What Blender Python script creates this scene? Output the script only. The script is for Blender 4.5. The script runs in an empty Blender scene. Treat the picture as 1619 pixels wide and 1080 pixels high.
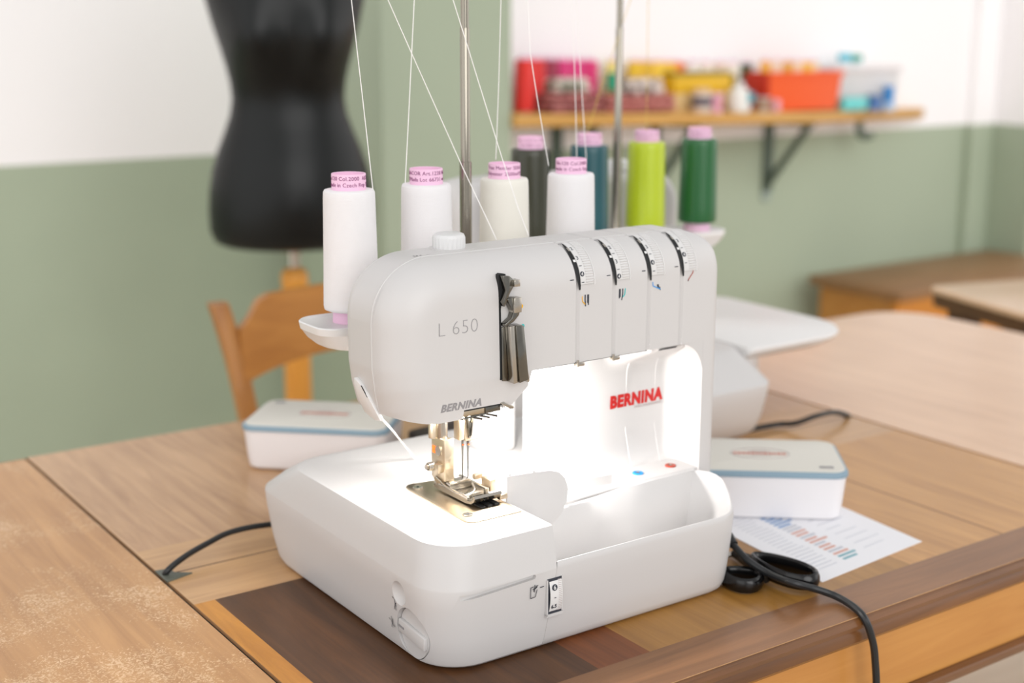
import bpy, bmesh, math, random
from mathutils import Vector, Matrix
random.seed(7)
PI = math.pi
sc = bpy.context.scene
COL = sc.collection
TZ = 0.75                      # table top height above the floor

# ------------------------------------------------------------------ camera
cam_d = bpy.data.cameras.new('camera')
cam = bpy.data.objects.new('camera', cam_d)
COL.objects.link(cam)
cam_d.sensor_width = 36.0
cam_d.lens = 47.748
Rw = ((0.81952334, -0.12798143, 0.55857162),
      (-0.5730419, -0.18662882, 0.7979929),
      (0.00211729, -0.97405874, -0.22628539))
CAMP = (-0.57013265, -0.93878461, 0.55 + TZ)
mw = Matrix(((Rw[0][0], -Rw[0][1], -Rw[0][2], CAMP[0]),
             (Rw[1][0], -Rw[1][1], -Rw[1][2], CAMP[1]),
             (Rw[2][0], -Rw[2][1], -Rw[2][2], CAMP[2]),
             (0, 0, 0, 1)))
cam.matrix_world = mw
cam_d.dof.use_dof = True
cam_d.dof.focus_distance = 1.22
cam_d.dof.aperture_fstop = 3.0
cam_d.dof.aperture_blades = 9
cam_d.clip_start = 0.05
sc.camera = cam

# ------------------------------------------------------------------ light
sc.view_settings.view_transform = 'Standard'
sc.view_settings.look = 'None'
sc.view_settings.exposure = 0.0
sc.view_settings.gamma = 1.0
sc.view_settings.use_curve_mapping = False
w = bpy.data.worlds.new('daylight')
sc.world = w
w.use_nodes = True
wt = w.node_tree
bg = wt.nodes['Background']
bg.inputs[1].default_value = 1.0
geo = wt.nodes.new('ShaderNodeTexCoord')


def sky_patch(direction, lo, hi, strength):
    """a broad bright patch added to the world light in one direction"""
    d = wt.nodes.new('ShaderNodeVectorMath')
    d.operation = 'DOT_PRODUCT'
    d.inputs[1].default_value = Vector(direction).normalized()
    wt.links.new(geo.outputs['Generated'], d.inputs[0])
    m = wt.nodes.new('ShaderNodeMapRange')
    m.interpolation_type = 'SMOOTHSTEP'
    m.inputs['From Min'].default_value = lo
    m.inputs['From Max'].default_value = hi
    m.inputs['To Min'].default_value = 0.0
    m.inputs['To Max'].default_value = strength
    wt.links.new(d.outputs['Value'], m.inputs['Value'])
    return m.outputs[0]


add1 = wt.nodes.new('ShaderNodeMath')
add1.inputs[0].default_value = 0.0
wt.links.new(sky_patch((-0.16, -0.92, 0.38), 0.88, 0.96, 2.65), add1.inputs[0])
wt.links.new(sky_patch((0.95, -0.35, 0.20), 0.85, 0.95, 0.8), add1.inputs[1])
add2 = wt.nodes.new('ShaderNodeMath')
add2.inputs[1].default_value = 0.67
add3 = wt.nodes.new('ShaderNodeMath')
wt.links.new(sky_patch((-0.92, -0.15, 0.25), 0.70, 0.90, 0.75), add3.inputs[1])  # added fill from the left, brightens the left-facing sides
wt.links.new(add1.outputs[0], add3.inputs[0])
wt.links.new(add3.outputs[0], add2.inputs[0])
hsv = wt.nodes.new('ShaderNodeMix')
hsv.data_type = 'RGBA'
hsv.blend_type = 'MULTIPLY'
hsv.inputs[0].default_value = 1.0
hsv.inputs[7].default_value = (1.0, 0.99, 0.985, 1)
wt.links.new(add2.outputs[0], hsv.inputs[6])
wt.links.new(hsv.outputs[2], bg.inputs[0])


def area_light(name, loc, target, size, power, color):
    d = bpy.data.lights.new(name, 'AREA')
    d.shape = 'RECTANGLE'
    d.size, d.size_y = size
    d.energy = power
    d.color = color
    o = bpy.data.objects.new(name, d)
    COL.objects.link(o)
    o.location = loc
    o.rotation_euler = (Vector(target) - Vector(loc)).to_track_quat('-Z', 'Y').to_euler()
    return o


area_light('window_daylight_right', (4.6, -0.6, 2.3), (1.8, 1.6, 0.9), (2.6, 2.0), 5, (1.0, 0.94, 0.87))
# ------------------------------------------------------------------ helpers


def P3(px, py, axis, val):
    """point of the photograph's pixel (px, py) on the plane axis = val (table-relative metres)"""
    v = ((px - 809.5) / 2147.3213, (py - 540.0) / 2147.3213, 1.0)
    d = [sum(Rw[i][k] * v[k] for k in range(3)) for i in range(3)]
    c = (CAMP[0], CAMP[1], CAMP[2] - TZ)
    t = (val - c[axis]) / d[axis]
    return Vector((c[0] + d[0] * t, c[1] + d[1] * t, c[2] + d[2] * t))


def merge(*parts):
    V, F = [], []
    for v, f in parts:
        n = len(V)
        V += [tuple(p) for p in v]
        F += [tuple(i + n for i in q) for q in f]
    return V, F


def xf(vf, M):
    return [tuple(M @ Vector(p)) for p in vf[0]], vf[1]


def move(vf, d):
    return [(p[0] + d[0], p[1] + d[1], p[2] + d[2]) for p in vf[0]], vf[1]


def rotz(vf, a):
    return xf(vf, Matrix.Rotation(a, 4, 'Z'))


def from_bm(bm):
    bm.verts.index_update()
    V = [tuple(v.co) for v in bm.verts]
    F = [tuple(v.index for v in f.verts) for f in bm.faces]
    bm.free()
    return V, F


def box(x0, x1, y0, y1, z0, z1, bev=0.0, seg=2):
    bm = bmesh.new()
    bmesh.ops.create_cube(bm, size=1)
    for v in bm.verts:
        v.co = Vector(((x0 + x1) / 2 + v.co.x * (x1 - x0), (y0 + y1) / 2 + v.co.y * (y1 - y0), (z0 + z1) / 2 + v.co.z * (z1 - z0)))
    if bev > 0:
        bmesh.ops.bevel(bm, geom=list(bm.edges), offset=bev, segments=seg, profile=0.5, affect='EDGES')
    return from_bm(bm)


def rings(R, closed=True, cap0=True, cap1=True):
    V, F = [], []
    n = len(R[0])
    for r in R:
        V += [tuple(p) for p in r]
    for i in range(len(R) - 1):
        for j in range(n if closed else n - 1):
            a = i * n + j
            b = i * n + (j + 1) % n
            F.append((a, b, b + n, a + n))
    if cap0:
        F.append(tuple(range(n - 1, -1, -1)))
    if cap1:
        F.append(tuple(range((len(R) - 1) * n, len(R) * n)))
    return V, F


def lathe(prof, seg=32, c=(0, 0, 0), cap0=True, cap1=True):
    return rings([[(c[0] + r * math.cos(2 * PI * k / seg), c[1] + r * math.sin(2 * PI * k / seg), c[2] + z) for k in range(seg)] for r, z in prof], True, cap0, cap1)


def smooth_path(pts, n=8):
    pts = [Vector(p) for p in pts]
    out = []
    for i in range(len(pts) - 1):
        p0 = pts[max(i - 1, 0)]
        p1, p2 = pts[i], pts[i + 1]
        p3 = pts[min(i + 2, len(pts) - 1)]
        for k in range(n):
            t = k / n
            out.append(0.5 * ((2 * p1) + (p2 - p0) * t + (2 * p0 - 5 * p1 + 4 * p2 - p3) * t * t + (3 * p1 - p0 - 3 * p2 + p3) * t ** 3))
    out.append(pts[-1])
    return out


def tube(pts, r, seg=8, closed=False):
    pts = [Vector(p) for p in pts]
    n = len(pts)
    R = []
    prev = None
    for i in range(n):
        if closed:
            t = (pts[(i + 1) % n] - pts[i - 1]).normalized()
        else:
            t = (pts[min(i + 1, n - 1)] - pts[max(i - 1, 0)]).normalized()
        if prev is None:
            u = t.orthogonal().normalized()
        else:
            u = (prev - t * prev.dot(t)).normalized()
        prev = u
        v = t.cross(u)
        rr = r[i] if isinstance(r, (list, tuple)) else r
        R.append([pts[i] + (u * math.cos(2 * PI * k / seg) + v * math.sin(2 * PI * k / seg)) * rr for k in range(seg)])
    if closed:
        V, F = rings(R, True, False, False)
        m = seg
        base = (n - 1) * m
        for j in range(m):
            F.append((base + j, base + (j + 1) % m, (j + 1) % m, j))
        return V, F
    return rings(R)


def prism(outline, a0, a1, axis=2, bev=0.0, seg=2):
    """outline of 2D points swept between a0 and a1 along axis (2: xy->z, 1: xz->y, 0: yz->x)"""
    def pt(p, a):
        return (p[0], p[1], a) if axis == 2 else ((p[0], a, p[1]) if axis == 1 else (a, p[0], p[1]))
    V, F = rings([[pt(p, a0) for p in outline], [pt(p, a1) for p in outline]])
    bm = bmesh.new()
    vs = [bm.verts.new(v) for v in V]
    for f in F:
        bm.faces.new([vs[i] for i in f])
    bmesh.ops.recalc_face_normals(bm, faces=bm.faces)
    if bev > 0:
        ed = [e for e in bm.edges if len(e.link_faces) == 2 and e.calc_face_angle(0) > 0.5]
        bmesh.ops.bevel(bm, geom=ed, offset=bev, segments=seg, profile=0.5, affect='EDGES')
    return from_bm(bm)


def rrect(x0, x1, y0, y1, r, n=6):
    if not isinstance(r, (list, tuple)):
        r = [r] * 4
    out = []
    for (cx, cy, a0, q) in ((x1 - r[0], y0 + r[0], -PI / 2, r[0]), (x1 - r[1], y1 - r[1], 0, r[1]), (x0 + r[2], y1 - r[2], PI / 2, r[2]), (x0 + r[3], y0 + r[3], PI, r[3])):
        for k in range(n + 1):
            a = a0 + PI / 2 * k / n
            out.append((cx + q * math.cos(a), cy + q * math.sin(a)))
    return out


def make_mesh(name, vf, mats, idx=None, sharp=32, fix=True):
    V, F = vf
    me = bpy.data.meshes.new(name)
    me.from_pydata([tuple(v) for v in V], [], [tuple(f) for f in F])
    if not isinstance(mats, (list, tuple)):
        mats = [mats]
    for m in mats:
        me.materials.append(m)
    if idx:
        me.polygons.foreach_set('material_index', idx)
    if fix:
        bm = bmesh.new()
        bm.from_mesh(me)
        bmesh.ops.recalc_face_normals(bm, faces=bm.faces)
        bm.to_mesh(me)
        bm.free()
    for p in me.polygons:
        p.use_smooth = sharp > 0
    if sharp > 0:
        me.set_sharp_from_angle(angle=math.radians(sharp))
    me.update()
    return me


def obj(name, vf, mats, parent=None, loc=(0, 0, 0), **kw):
    o = bpy.data.objects.new(name, make_mesh(name, vf, mats, **kw))
    COL.objects.link(o)
    o.location = loc
    if parent:
        o.parent = parent
    return o


def tag(o, label=None, cat=None, group=None, kind=None):
    if label:
        o['label'] = label
    if cat:
        o['category'] = cat
    if group:
        o['group'] = group
    if kind:
        o['kind'] = kind
    return o


def thing(name, label, cat, loc=(0, 0, 0), rz=0.0, group=None):
    o = bpy.data.objects.new(name, None)
    COL.objects.link(o)
    o.empty_display_size = 0.02
    o.location = loc
    o.rotation_euler = (0, 0, rz)
    return tag(o, label, cat, group)


def copy_tree(o, parent=None):
    c = o.copy()
    COL.objects.link(c)
    if parent:
        c.parent = parent
    for ch in list(o.children):
        if ch.type != 'LIGHT':
            copy_tree(ch, c)
    return c


def text_vf(s, size, bold=0.0, shear=0.0, align='LEFT', space=1.0, thick=0.00012):
    """lettering as a flat mesh in its own u, v plane"""
    cu = bpy.data.curves.new('lettering', 'FONT')
    cu.body = s
    cu.size = size
    cu.offset = bold
    cu.shear = shear
    cu.align_x = align
    cu.space_character = space
    cu.resolution_u = 3
    cu.extrude = thick
    o = bpy.data.objects.new('lettering', cu)
    COL.objects.link(o)
    dg = bpy.context.evaluated_depsgraph_get()
    me = bpy.data.meshes.new_from_object(o.evaluated_get(dg))
    V = [tuple(v.co) for v in me.vertices]
    F = [tuple(p.vertices) for p in me.polygons]
    bpy.data.objects.remove(o)
    bpy.data.curves.remove(cu)
    bpy.data.meshes.remove(me)
    return V, F


def on_plane(vf, o, u, v):
    o, u, v = Vector(o), Vector(u), Vector(v)
    n = u.cross(v).normalized()
    return [tuple(o + u * p[0] + v * p[1] + n * p[2]) for p in vf[0]], vf[1]


def cut(o, cutters):
    """carve closed shapes out of a closed mesh"""
    for vf in cutters:
        c = obj('cutter', vf, [], None)
        c.matrix_world = o.matrix_world
        m = o.modifiers.new('cut', 'BOOLEAN')
        m.operation = 'DIFFERENCE'
        m.solver = 'EXACT'
        m.object = c
        bpy.context.view_layer.update()
        dg = bpy.context.evaluated_depsgraph_get()
        me = bpy.data.meshes.new_from_object(o.evaluated_get(dg))
        old = o.data
        o.modifiers.clear()
        o.data = me
        cm = c.data
        bpy.data.objects.remove(c)
        bpy.data.meshes.remove(cm)
        nm = old.name
        bpy.data.meshes.remove(old)
        me.name = nm
    for p in o.data.polygons:
        p.use_smooth = True
    o.data.set_sharp_from_angle(angle=math.radians(28))

# ------------------------------------------------------------------ materials


def lin(c):
    return tuple((x / 255 / 12.92 if x / 255 <= 0.04045 else ((x / 255 + 0.055) / 1.055) ** 2.4) for x in c) + (1.0,)


def mat(name, rgb, rough=0.5, metal=0.0, spec=0.5, noise=0.0, nscale=40.0, bump=0.0, bscale=300.0, coat=0.0, trans=0.0, emit=0.0):
    m = bpy.data.materials.new(name)
    m.use_nodes = True
    nt = m.node_tree
    b = nt.nodes['Principled BSDF']
    c = lin(rgb)
    b.inputs['Base Color'].default_value = c
    b.inputs['Roughness'].default_value = rough
    b.inputs['Metallic'].default_value = metal
    b.inputs['Specular IOR Level'].default_value = spec
    b.inputs['Coat Weight'].default_value = coat
    if trans:
        b.inputs['Transmission Weight'].default_value = trans
    if emit:
        b.inputs['Emission Color'].default_value = c
        b.inputs['Emission Strength'].default_value = emit
    tc = nt.nodes.new('ShaderNodeTexCoord')
    nz = nt.nodes.new('ShaderNodeTexNoise')
    nz.inputs['Scale'].default_value = nscale
    nz.inputs['Detail'].default_value = 4
    nt.links.new(tc.outputs['Object'], nz.inputs['Vector'])
    if noise:
        mx = nt.nodes.new('ShaderNodeMix')
        mx.data_type = 'RGBA'
        mx.inputs[6].default_value = tuple(x * (1 - noise) for x in c[:3]) + (1,)
        mx.inputs[7].default_value = tuple(min(1, x * (1 + noise)) for x in c[:3]) + (1,)
        nt.links.new(nz.outputs['Fac'], mx.inputs[0])
        nt.links.new(mx.outputs[2], b.inputs['Base Color'])
    if bump:
        n2 = nt.nodes.new('ShaderNodeTexNoise')
        n2.inputs['Scale'].default_value = bscale
        nt.links.new(tc.outputs['Object'], n2.inputs['Vector'])
        bp = nt.nodes.new('ShaderNodeBump')
        bp.inputs['Strength'].default_value = bump
        bp.inputs['Distance'].default_value = 0.001
        nt.links.new(n2.outputs['Fac'], bp.inputs['Height'])
        nt.links.new(bp.outputs['Normal'], b.inputs['Normal'])
    return m


def wood(name, dark, light, axis=0, scale=9.0, rough=0.38, stretch=14.0, wear=0.0, coat=0.0, seed=0.0):
    """streaky grain along axis; wear scatters pale scratches"""
    m = bpy.data.materials.new(name)
    m.use_nodes = True
    nt = m.node_tree
    b = nt.nodes['Principled BSDF']
    b.inputs['Roughness'].default_value = rough
    b.inputs['Specular IOR Level'].default_value = 0.4
    b.inputs['Coat Weight'].default_value = coat
    b.inputs['Coat Roughness'].default_value = 0.14
    tc = nt.nodes.new('ShaderNodeTexCoord')
    mp = nt.nodes.new('ShaderNodeMapping')
    s = [scale * stretch] * 3
    s[axis] = scale
    mp.inputs['Scale'].default_value = s
    mp.inputs['Location'].default_value = (seed, seed * 1.7, seed * 0.3)
    nt.links.new(tc.outputs['Object'], mp.inputs['Vector'])
    nz = nt.nodes.new('ShaderNodeTexNoise')
    nz.inputs['Scale'].default_value = 0.5
    nz.inputs['Detail'].default_value = 8
    nz.inputs['Roughness'].default_value = 0.65
    nz.inputs['Distortion'].default_value = 1.2
    nt.links.new(mp.outputs['Vector'], nz.inputs['Vector'])
    n2 = nt.nodes.new('ShaderNodeTexNoise')
    n2.inputs['Scale'].default_value = 5.0
    n2.inputs['Detail'].default_value = 2
    nt.links.new(tc.outputs['Object'], n2.inputs['Vector'])
    ad = nt.nodes.new('ShaderNodeMath')
    ad.operation = 'MULTIPLY_ADD'
    ad.inputs[1].default_value = 0.45
    nt.links.new(n2.outputs['Fac'], ad.inputs[0])
    nt.links.new(nz.outputs['Fac'], ad.inputs[2])
    rp = nt.nodes.new('ShaderNodeValToRGB')
    rp.color_ramp.elements[0].position = 0.30
    rp.color_ramp.elements[0].color = lin(dark)
    rp.color_ramp.elements[1].position = 1.08
    rp.color_ramp.elements[1].color = lin(light)
    nt.links.new(ad.outputs[0], rp.inputs[0])
    out = rp.outputs[0]
    if wear:
        n3 = nt.nodes.new('ShaderNodeTexNoise')
        n3.inputs['Scale'].default_value = 190
        n3.inputs['Detail'].default_value = 3
        n3.inputs['Distortion'].default_value = 2.5
        nt.links.new(tc.outputs['Object'], n3.inputs['Vector'])
        n4 = nt.nodes.new('ShaderNodeTexNoise')
        n4.inputs['Scale'].default_value = 8
        n4.inputs['Detail'].default_value = 4
        nt.links.new(tc.outputs['Object'], n4.inputs['Vector'])
        mu = nt.nodes.new('ShaderNodeMath')
        mu.operation = 'MULTIPLY'
        nt.links.new(n3.outputs['Fac'], mu.inputs[0])
        nt.links.new(n4.outputs['Fac'], mu.inputs[1])
        r2 = nt.nodes.new('ShaderNodeValToRGB')
        r2.color_ramp.elements[0].position = 0.285
        r2.color_ramp.elements[0].color = (0, 0, 0, 1)
        r2.color_ramp.elements[1].position = 0.36
        r2.color_ramp.elements[1].color = (wear, wear, wear, 1)
        nt.links.new(mu.outputs[0], r2.inputs[0])
        mx = nt.nodes.new('ShaderNodeMix')
        mx.data_type = 'RGBA'
        mx.inputs[7].default_value = lin((232, 200, 160))
        nt.links.new(r2.outputs[0], mx.inputs[0])
        nt.links.new(out, mx.inputs[6])
        out = mx.outputs[2]
    nt.links.new(out, b.inputs['Base Color'])
    return m


def yarn(name, rgb, rough=0.6, sheen=0.3, spec=0.3, bump=0.25):
    """wound thread: fine slanting windings as bump"""
    m = bpy.data.materials.new(name)
    m.use_nodes = True
    nt = m.node_tree
    b = nt.nodes['Principled BSDF']
    b.inputs['Base Color'].default_value = lin(rgb)
    b.inputs['Roughness'].default_value = rough
    b.inputs['Specular IOR Level'].default_value = spec
    b.inputs['Sheen Weight'].default_value = sheen
    b.inputs['Anisotropic'].default_value = 0.4 if spec > 0.4 else 0.0
    tc = nt.nodes.new('ShaderNodeTexCoord')
    wv = nt.nodes.new('ShaderNodeTexWave')
    wv.bands_direction = 'Z'
    wv.inputs['Scale'].default_value = 260
    wv.inputs['Distortion'].default_value = 3.0
    wv.inputs['Detail'].default_value = 2
    wv.inputs['Detail Scale'].default_value = 0.3
    nt.links.new(tc.outputs['Object'], wv.inputs['Vector'])
    w2 = nt.nodes.new('ShaderNodeTexWave')
    w2.bands_direction = 'Z'
    w2.inputs['Scale'].default_value = 14
    w2.inputs['Distortion'].default_value = 6
    w2.inputs['Detail'].default_value = 1
    nt.links.new(tc.outputs['Object'], w2.inputs['Vector'])
    ad = nt.nodes.new('ShaderNodeMath')
    nt.links.new(wv.outputs['Fac'], ad.inputs[0])
    nt.links.new(w2.outputs['Fac'], ad.inputs[1])
    bp = nt.nodes.new('ShaderNodeBump')
    bp.inputs['Strength'].default_value = bump
    bp.inputs['Distance'].default_value = 0.0008
    nt.links.new(ad.outputs[0], bp.inputs['Height'])
    nt.links.new(bp.outputs['Normal'], b.inputs['Normal'])
    return m


M_WHITE = mat('white_plastic', (206, 204, 203), 0.42, bump=0.05, bscale=900)
M_WHITE2 = mat('bright_white_plastic', (228, 227, 226), 0.35)
M_DIAL = mat('dial_plastic', (216, 215, 214), 0.4)
M_KNOB = mat('knob_white_plastic', (218, 218, 218), 0.4)
M_GREYMARK = mat('grey_print', (146, 144, 146), 0.5)
M_DARKMARK = mat('dark_print', (52, 56, 66), 0.5)
M_RED = mat('red_print', (196, 10, 4), 0.45)
M_PALEMARK = mat('pale_grey_print', (190, 178, 176), 0.5)
M_BLACKGAP = mat('dark_gap', (18, 20, 22), 0.6)
M_STEEL = mat('polished_steel', (188, 182, 172), 0.2, 1.0, noise=0.12, nscale=60)
M_POLE = mat('polished_pole', (156, 150, 138), 0.16, 1.0)
M_CHROME = mat('dark_chrome', (120, 118, 112), 0.14, 1.0, noise=0.2, nscale=120)  # dark reflections put into the base colour, the world light being pale
M_PLATE = mat('nickel_plate', (206, 190, 166), 0.3, 1.0, noise=0.06, nscale=120)
M_BLUE = mat('blue_plastic', (40, 150, 226), 0.4)
M_ORANGE = mat('orange_mark', (240, 96, 20), 0.5)
M_REDBROWN = mat('red_brown_plastic', (176, 66, 44), 0.4)
M_YELLOWDOT = mat('yellow_mark', (240, 180, 30), 0.5)
M_TEALDOT = mat('teal_mark', (20, 190, 190), 0.5)
M_PINK = mat('pink_card', (238, 196, 222), 0.6)
M_PURPLE = mat('purple_print', (140, 70, 120), 0.6)
M_LENS = mat('lamp_lens', (255, 250, 240), 0.4, emit=9.0)
M_CABLE = mat('black_rubber', (26, 28, 30), 0.4)
M_SCISSOR = mat('black_glossy_plastic', (14, 14, 15), 0.16)
M_THREAD_W = mat('white_sewing_thread', (246, 244, 242), 0.6)

# ------------------------------------------------------------------ room
YW, YS, ZD = 2.64, 2.25, 0.2     # left wall, shelf wall, dado height above the table


def wall_mat(name, zsplit, white=(248, 246, 247), green=(166, 178, 156)):
    m = bpy.data.materials.new(name)
    m.use_nodes = True
    nt = m.node_tree
    b = nt.nodes['Principled BSDF']
    b.inputs['Roughness'].default_value = 0.75
    g = nt.nodes.new('ShaderNodeNewGeometry')
    sp = nt.nodes.new('ShaderNodeSeparateXYZ')
    nt.links.new(g.outputs['Position'], sp.inputs[0])
    gt = nt.nodes.new('ShaderNodeMath')
    gt.operation = 'GREATER_THAN'
    gt.inputs[1].default_value = zsplit
    nt.links.new(sp.outputs['Z'], gt.inputs[0])
    nz = nt.nodes.new('ShaderNodeTexNoise')
    nz.inputs['Scale'].default_value = 3
    nt.links.new(g.outputs['Position'], nz.inputs['Vector'])
    m1 = nt.nodes.new('ShaderNodeMix')
    m1.data_type = 'RGBA'
    c = lin(green)
    m1.inputs[6].default_value = tuple(x * 0.94 for x in c[:3]) + (1,)
    m1.inputs[7].default_value = tuple(x * 1.06 for x in c[:3]) + (1,)
    nt.links.new(nz.outputs['Fac'], m1.inputs[0])
    m2 = nt.nodes.new('ShaderNodeMix')
    m2.data_type = 'RGBA'
    m2.inputs[7].default_value = lin(white)
    nt.links.new(gt.outputs[0], m2.inputs[0])
    nt.links.new(m1.outputs[2], m2.inputs[6])
    nt.links.new(m2.outputs[2], b.inputs['Base Color'])
    return m


M_WALL = wall_mat('painted_wall', TZ + ZD)
M_COLUMN = wall_mat('painted_column', 9.0)
M_FLOOR = wood('pale_floor', (212, 192, 170), (234, 218, 198), axis=0, scale=3, rough=0.45)


def structure(name, vf, m, sharp=0):
    o = obj(name, vf, m, sharp=sharp)
    o['kind'] = 'structure'
    return o


structure('floor', box(-3.5, 6.5, -3.0, 3.2, -0.1, 0.0), M_FLOOR)
structure('wall_left', box(-3.5, 1.35, YW, YW + 0.15, 0, 3.2), M_WALL)
structure('wall_back', box(1.35, 4.9, YS, YS + 0.15, 0, 3.2), M_WALL)
structure('wall_column', box(1.127, 1.517, 2.05, YS + 0.30, 0, 3.2), M_COLUMN)
structure('wall_right', box(3.83, 4.9, 2.04, YS, 0, 3.2), M_WALL)
structure('trim_1', box(3.70, 3.8295, YS - 0.03, YS, 0, 3.2), M_WALL)

# ------------------------------------------------------------------ table
tbl = thing('dining_table', 'large walnut extending table with inlaid leaves, under the white overlock machine', 'table', (0, 0, 0))
W_TAN = wood('tan_walnut', (150, 108, 72), (214, 172, 128), 1, 7, 0.36, coat=0.25)
W_TANX = wood('tan_walnut_crosswise', (158, 116, 74), (216, 172, 122), 0, 7, 0.36, coat=0.25, seed=3)
W_TANR = wood('orange_tan_walnut', (158, 108, 52), (208, 156, 92), 1, 7, 0.36, coat=0.15, seed=19)
W_DARK = wood('dark_walnut', (40, 20, 6), (98, 60, 26), 1, 9, 0.4, coat=0.04, seed=1)
W_BAND = wood('golden_walnut', (150, 92, 32), (210, 146, 62), 1, 8, 0.4, coat=0.05, seed=5)
W_RED = wood('red_walnut', (72, 32, 8), (138, 76, 28), 1, 9, 0.38, coat=0.05, seed=7)
W_GOLD = wood('honey_walnut', (126, 82, 30), (176, 128, 60), 1, 8, 0.36, coat=0.15, seed=9)
W_BORDER = wood('brown_walnut_border', (92, 58, 30), (150, 104, 64), 0, 6, 0.36, coat=0.12, seed=11)
W_LEAF = wood('worn_leaf', (160, 112, 66), (210, 160, 106), 1, 5, 0.4, wear=0.8, coat=0.2, seed=13)
W_APRON = wood('orange_apron', (172, 108, 40), (206, 148, 78), 0, 4, 0.4, coat=0.2, seed=15)
W_MOULD = wood('dark_moulding', (70, 42, 20), (130, 84, 44), 0, 5, 0.32, coat=0.3, seed=17)


def leaf(name, xs, ys, pick, mats):
    """flat board cut into veneer fields on a grid, 22 mm thick"""
    V, F, I = [], [], []
    nx, ny = len(xs), len(ys)
    for y in ys:
        for x in xs:
            V.append((x, y, TZ))
    for y in ys:
        for x in xs:
            V.append((x, y, TZ - 0.022))
    for j in range(ny - 1):
        for i in range(nx - 1):
            a = j * nx + i
            F.append((a, a + 1, a + 1 + nx, a + nx))
            I.append(pick((xs[i] + xs[i + 1]) / 2, (ys[j] + ys[j + 1]) / 2))
            b = a + nx * ny
            F.append((b + nx, b + 1 + nx, b + 1, b))
            I.append(0)
    n = nx * ny
    for i in range(nx - 1):
        for j in (0, ny - 1):
            a = j * nx + i
            F.append((a, a + 1, a + 1 + n, a + n))
            I.append(0)
    for j in range(ny - 1):
        for i in (0, nx - 1):
            a = j * nx + i
            F.append((a, a + nx, a + nx + n, a + n))
            I.append(0)
    return obj(name, (V, F), mats, tbl, idx=I, sharp=0, fix=False)


GAP = 0.0022


def pick_mid(x, y):
    if 0.3328 < y < 0.3352:
        return 8
    if y < -0.084:
        return 6
    if 0.6935 < x < 0.6965 and y < 0.247:
        return 9
    if y < 0.247:
        if x < -0.096:
            return 3
        if x < 0.122:
            return 2
        if x < 0.181:
            return 4
        if x < 0.54:
            return 5
        return 7
    if y < 0.41:
        return 1
    return 0


M_JOINT = mat('brown_joint', (132, 92, 52), 0.5)
M_GROOVE = mat('dark_groove', (60, 34, 16), 0.6)
leaf('table_leaf', [-0.12 + GAP, -0.096, 0.122, 0.181, 0.54, 0.6935, 0.6965, 0.9175], [-0.14, -0.084, 0.247, 0.333, 0.335, 0.41, 0.81], pick_mid,
     [W_TAN, W_TANX, W_DARK, W_BAND, W_RED, W_GOLD, W_BORDER, W_TANR, M_GROOVE, M_JOINT])
leaf('table_leaf', [-0.95, -0.12 - GAP], [-0.14, 0.806], lambda x, y: 0, [W_LEAF])
# right leaf with rounded far corners
ro = rrect(0.9245, 1.60, -0.14, 0.81, [0.06, 0.11, 0.002, 0.002], 8)
obj('table_leaf', prism(ro, TZ - 0.022, TZ), wood('pale_sheen_leaf', (192, 146, 106), (228, 186, 146), 1, 5, 0.3, coat=0.5, seed=21), tbl, sharp=30)
obj('seam_strip', box(-0.1225, -0.1175, -0.139, 0.80, TZ - 0.022, TZ - 0.004), M_BLACKGAP, tbl, sharp=0)
obj('seam_strip', box(0.9176, 0.9244, -0.139, 0.80, TZ - 0.022, TZ - 0.008), M_GROOVE, tbl, sharp=0)
# moulded edge, apron and lower bead run round the front and back
for (ya, sgn) in ((-0.14, -1), (0.81, 1)):
    prof = [(0, -0.001), (0.004, -0.002), (0.0065, -0.006), (0.005, -0.011), (0.001, -0.0135), (0.003, -0.017), (0.003, -0.025), (-0.004, -0.032), (-0.03, -0.032), (-0.03, -0.0222), (-0.0003, -0.0222)]
    V, F = rings([[(x, ya + sgn * p[0], TZ + p[1]) for p in prof] for x in (-0.95, 1.5)])
    obj('edge_moulding', (V, F), W_MOULD, tbl, sharp=40)
    y0, y1 = sorted((ya - sgn * 0.008, ya - sgn * 0.03))
    obj('apron', box(-0.92, 1.48, y0, y1, TZ - 0.10, TZ - 0.0325), W_APRON, tbl, sharp=0)
    y0, y1 = sorted((ya + sgn * 0.002, ya - sgn * 0.03))
    obj('apron_bead', box(-0.92, 1.48, y0, y1, TZ - 0.113, TZ - 0.1005, 0.004), W_MOULD, tbl)
for (lx, ly) in ((-0.85, -0.07), (1.42, -0.07), (-0.85, 0.74), (1.42, 0.74)):
    obj('leg', lathe([(0.03, 0), (0.026, 0.02), (0.034, 0.2), (0.022, 0.24), (0.036, 0.45), (0.036, 0.6), (0.036, 0.727)], 20, (lx, ly, 0)), W_APRON, tbl)

# ------------------------------------------------------------------ overlock machine
mach = thing('overlock_machine', 'white overlock machine with glowing lamp at the front of the table', 'sewing machine', (0, 0, TZ))
XL, XR, YF, YB = -0.010, 0.360, -0.029, 0.308


def seam_x(z):
    return 0.104 + 0.0135 * min(z, 0.083) / 0.083


LV = [(0.000, 0.014), (0.0012, 0.0095), (0.004, 0.0065), (0.010, 0.0045), (0.03, 0.0028), (0.06, 0.0008), (0.0765, 0.0), (0.0782, 0.0004), (0.095, 0.0042), (0.1125, 0.0085), (0.1145, 0.0093), (0.1152, 0.0112)]
BK = [(0.000, 0.035), (0.0012, 0.030), (0.004, 0.025), (0.010, 0.018), (0.03, 0.009), (0.06, 0.002), (0.0765, 0.0), (0.0782, 0.0004), (0.095, 0.026), (0.1125, 0.058), (0.1145, 0.063), (0.1152, 0.070)]


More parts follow.
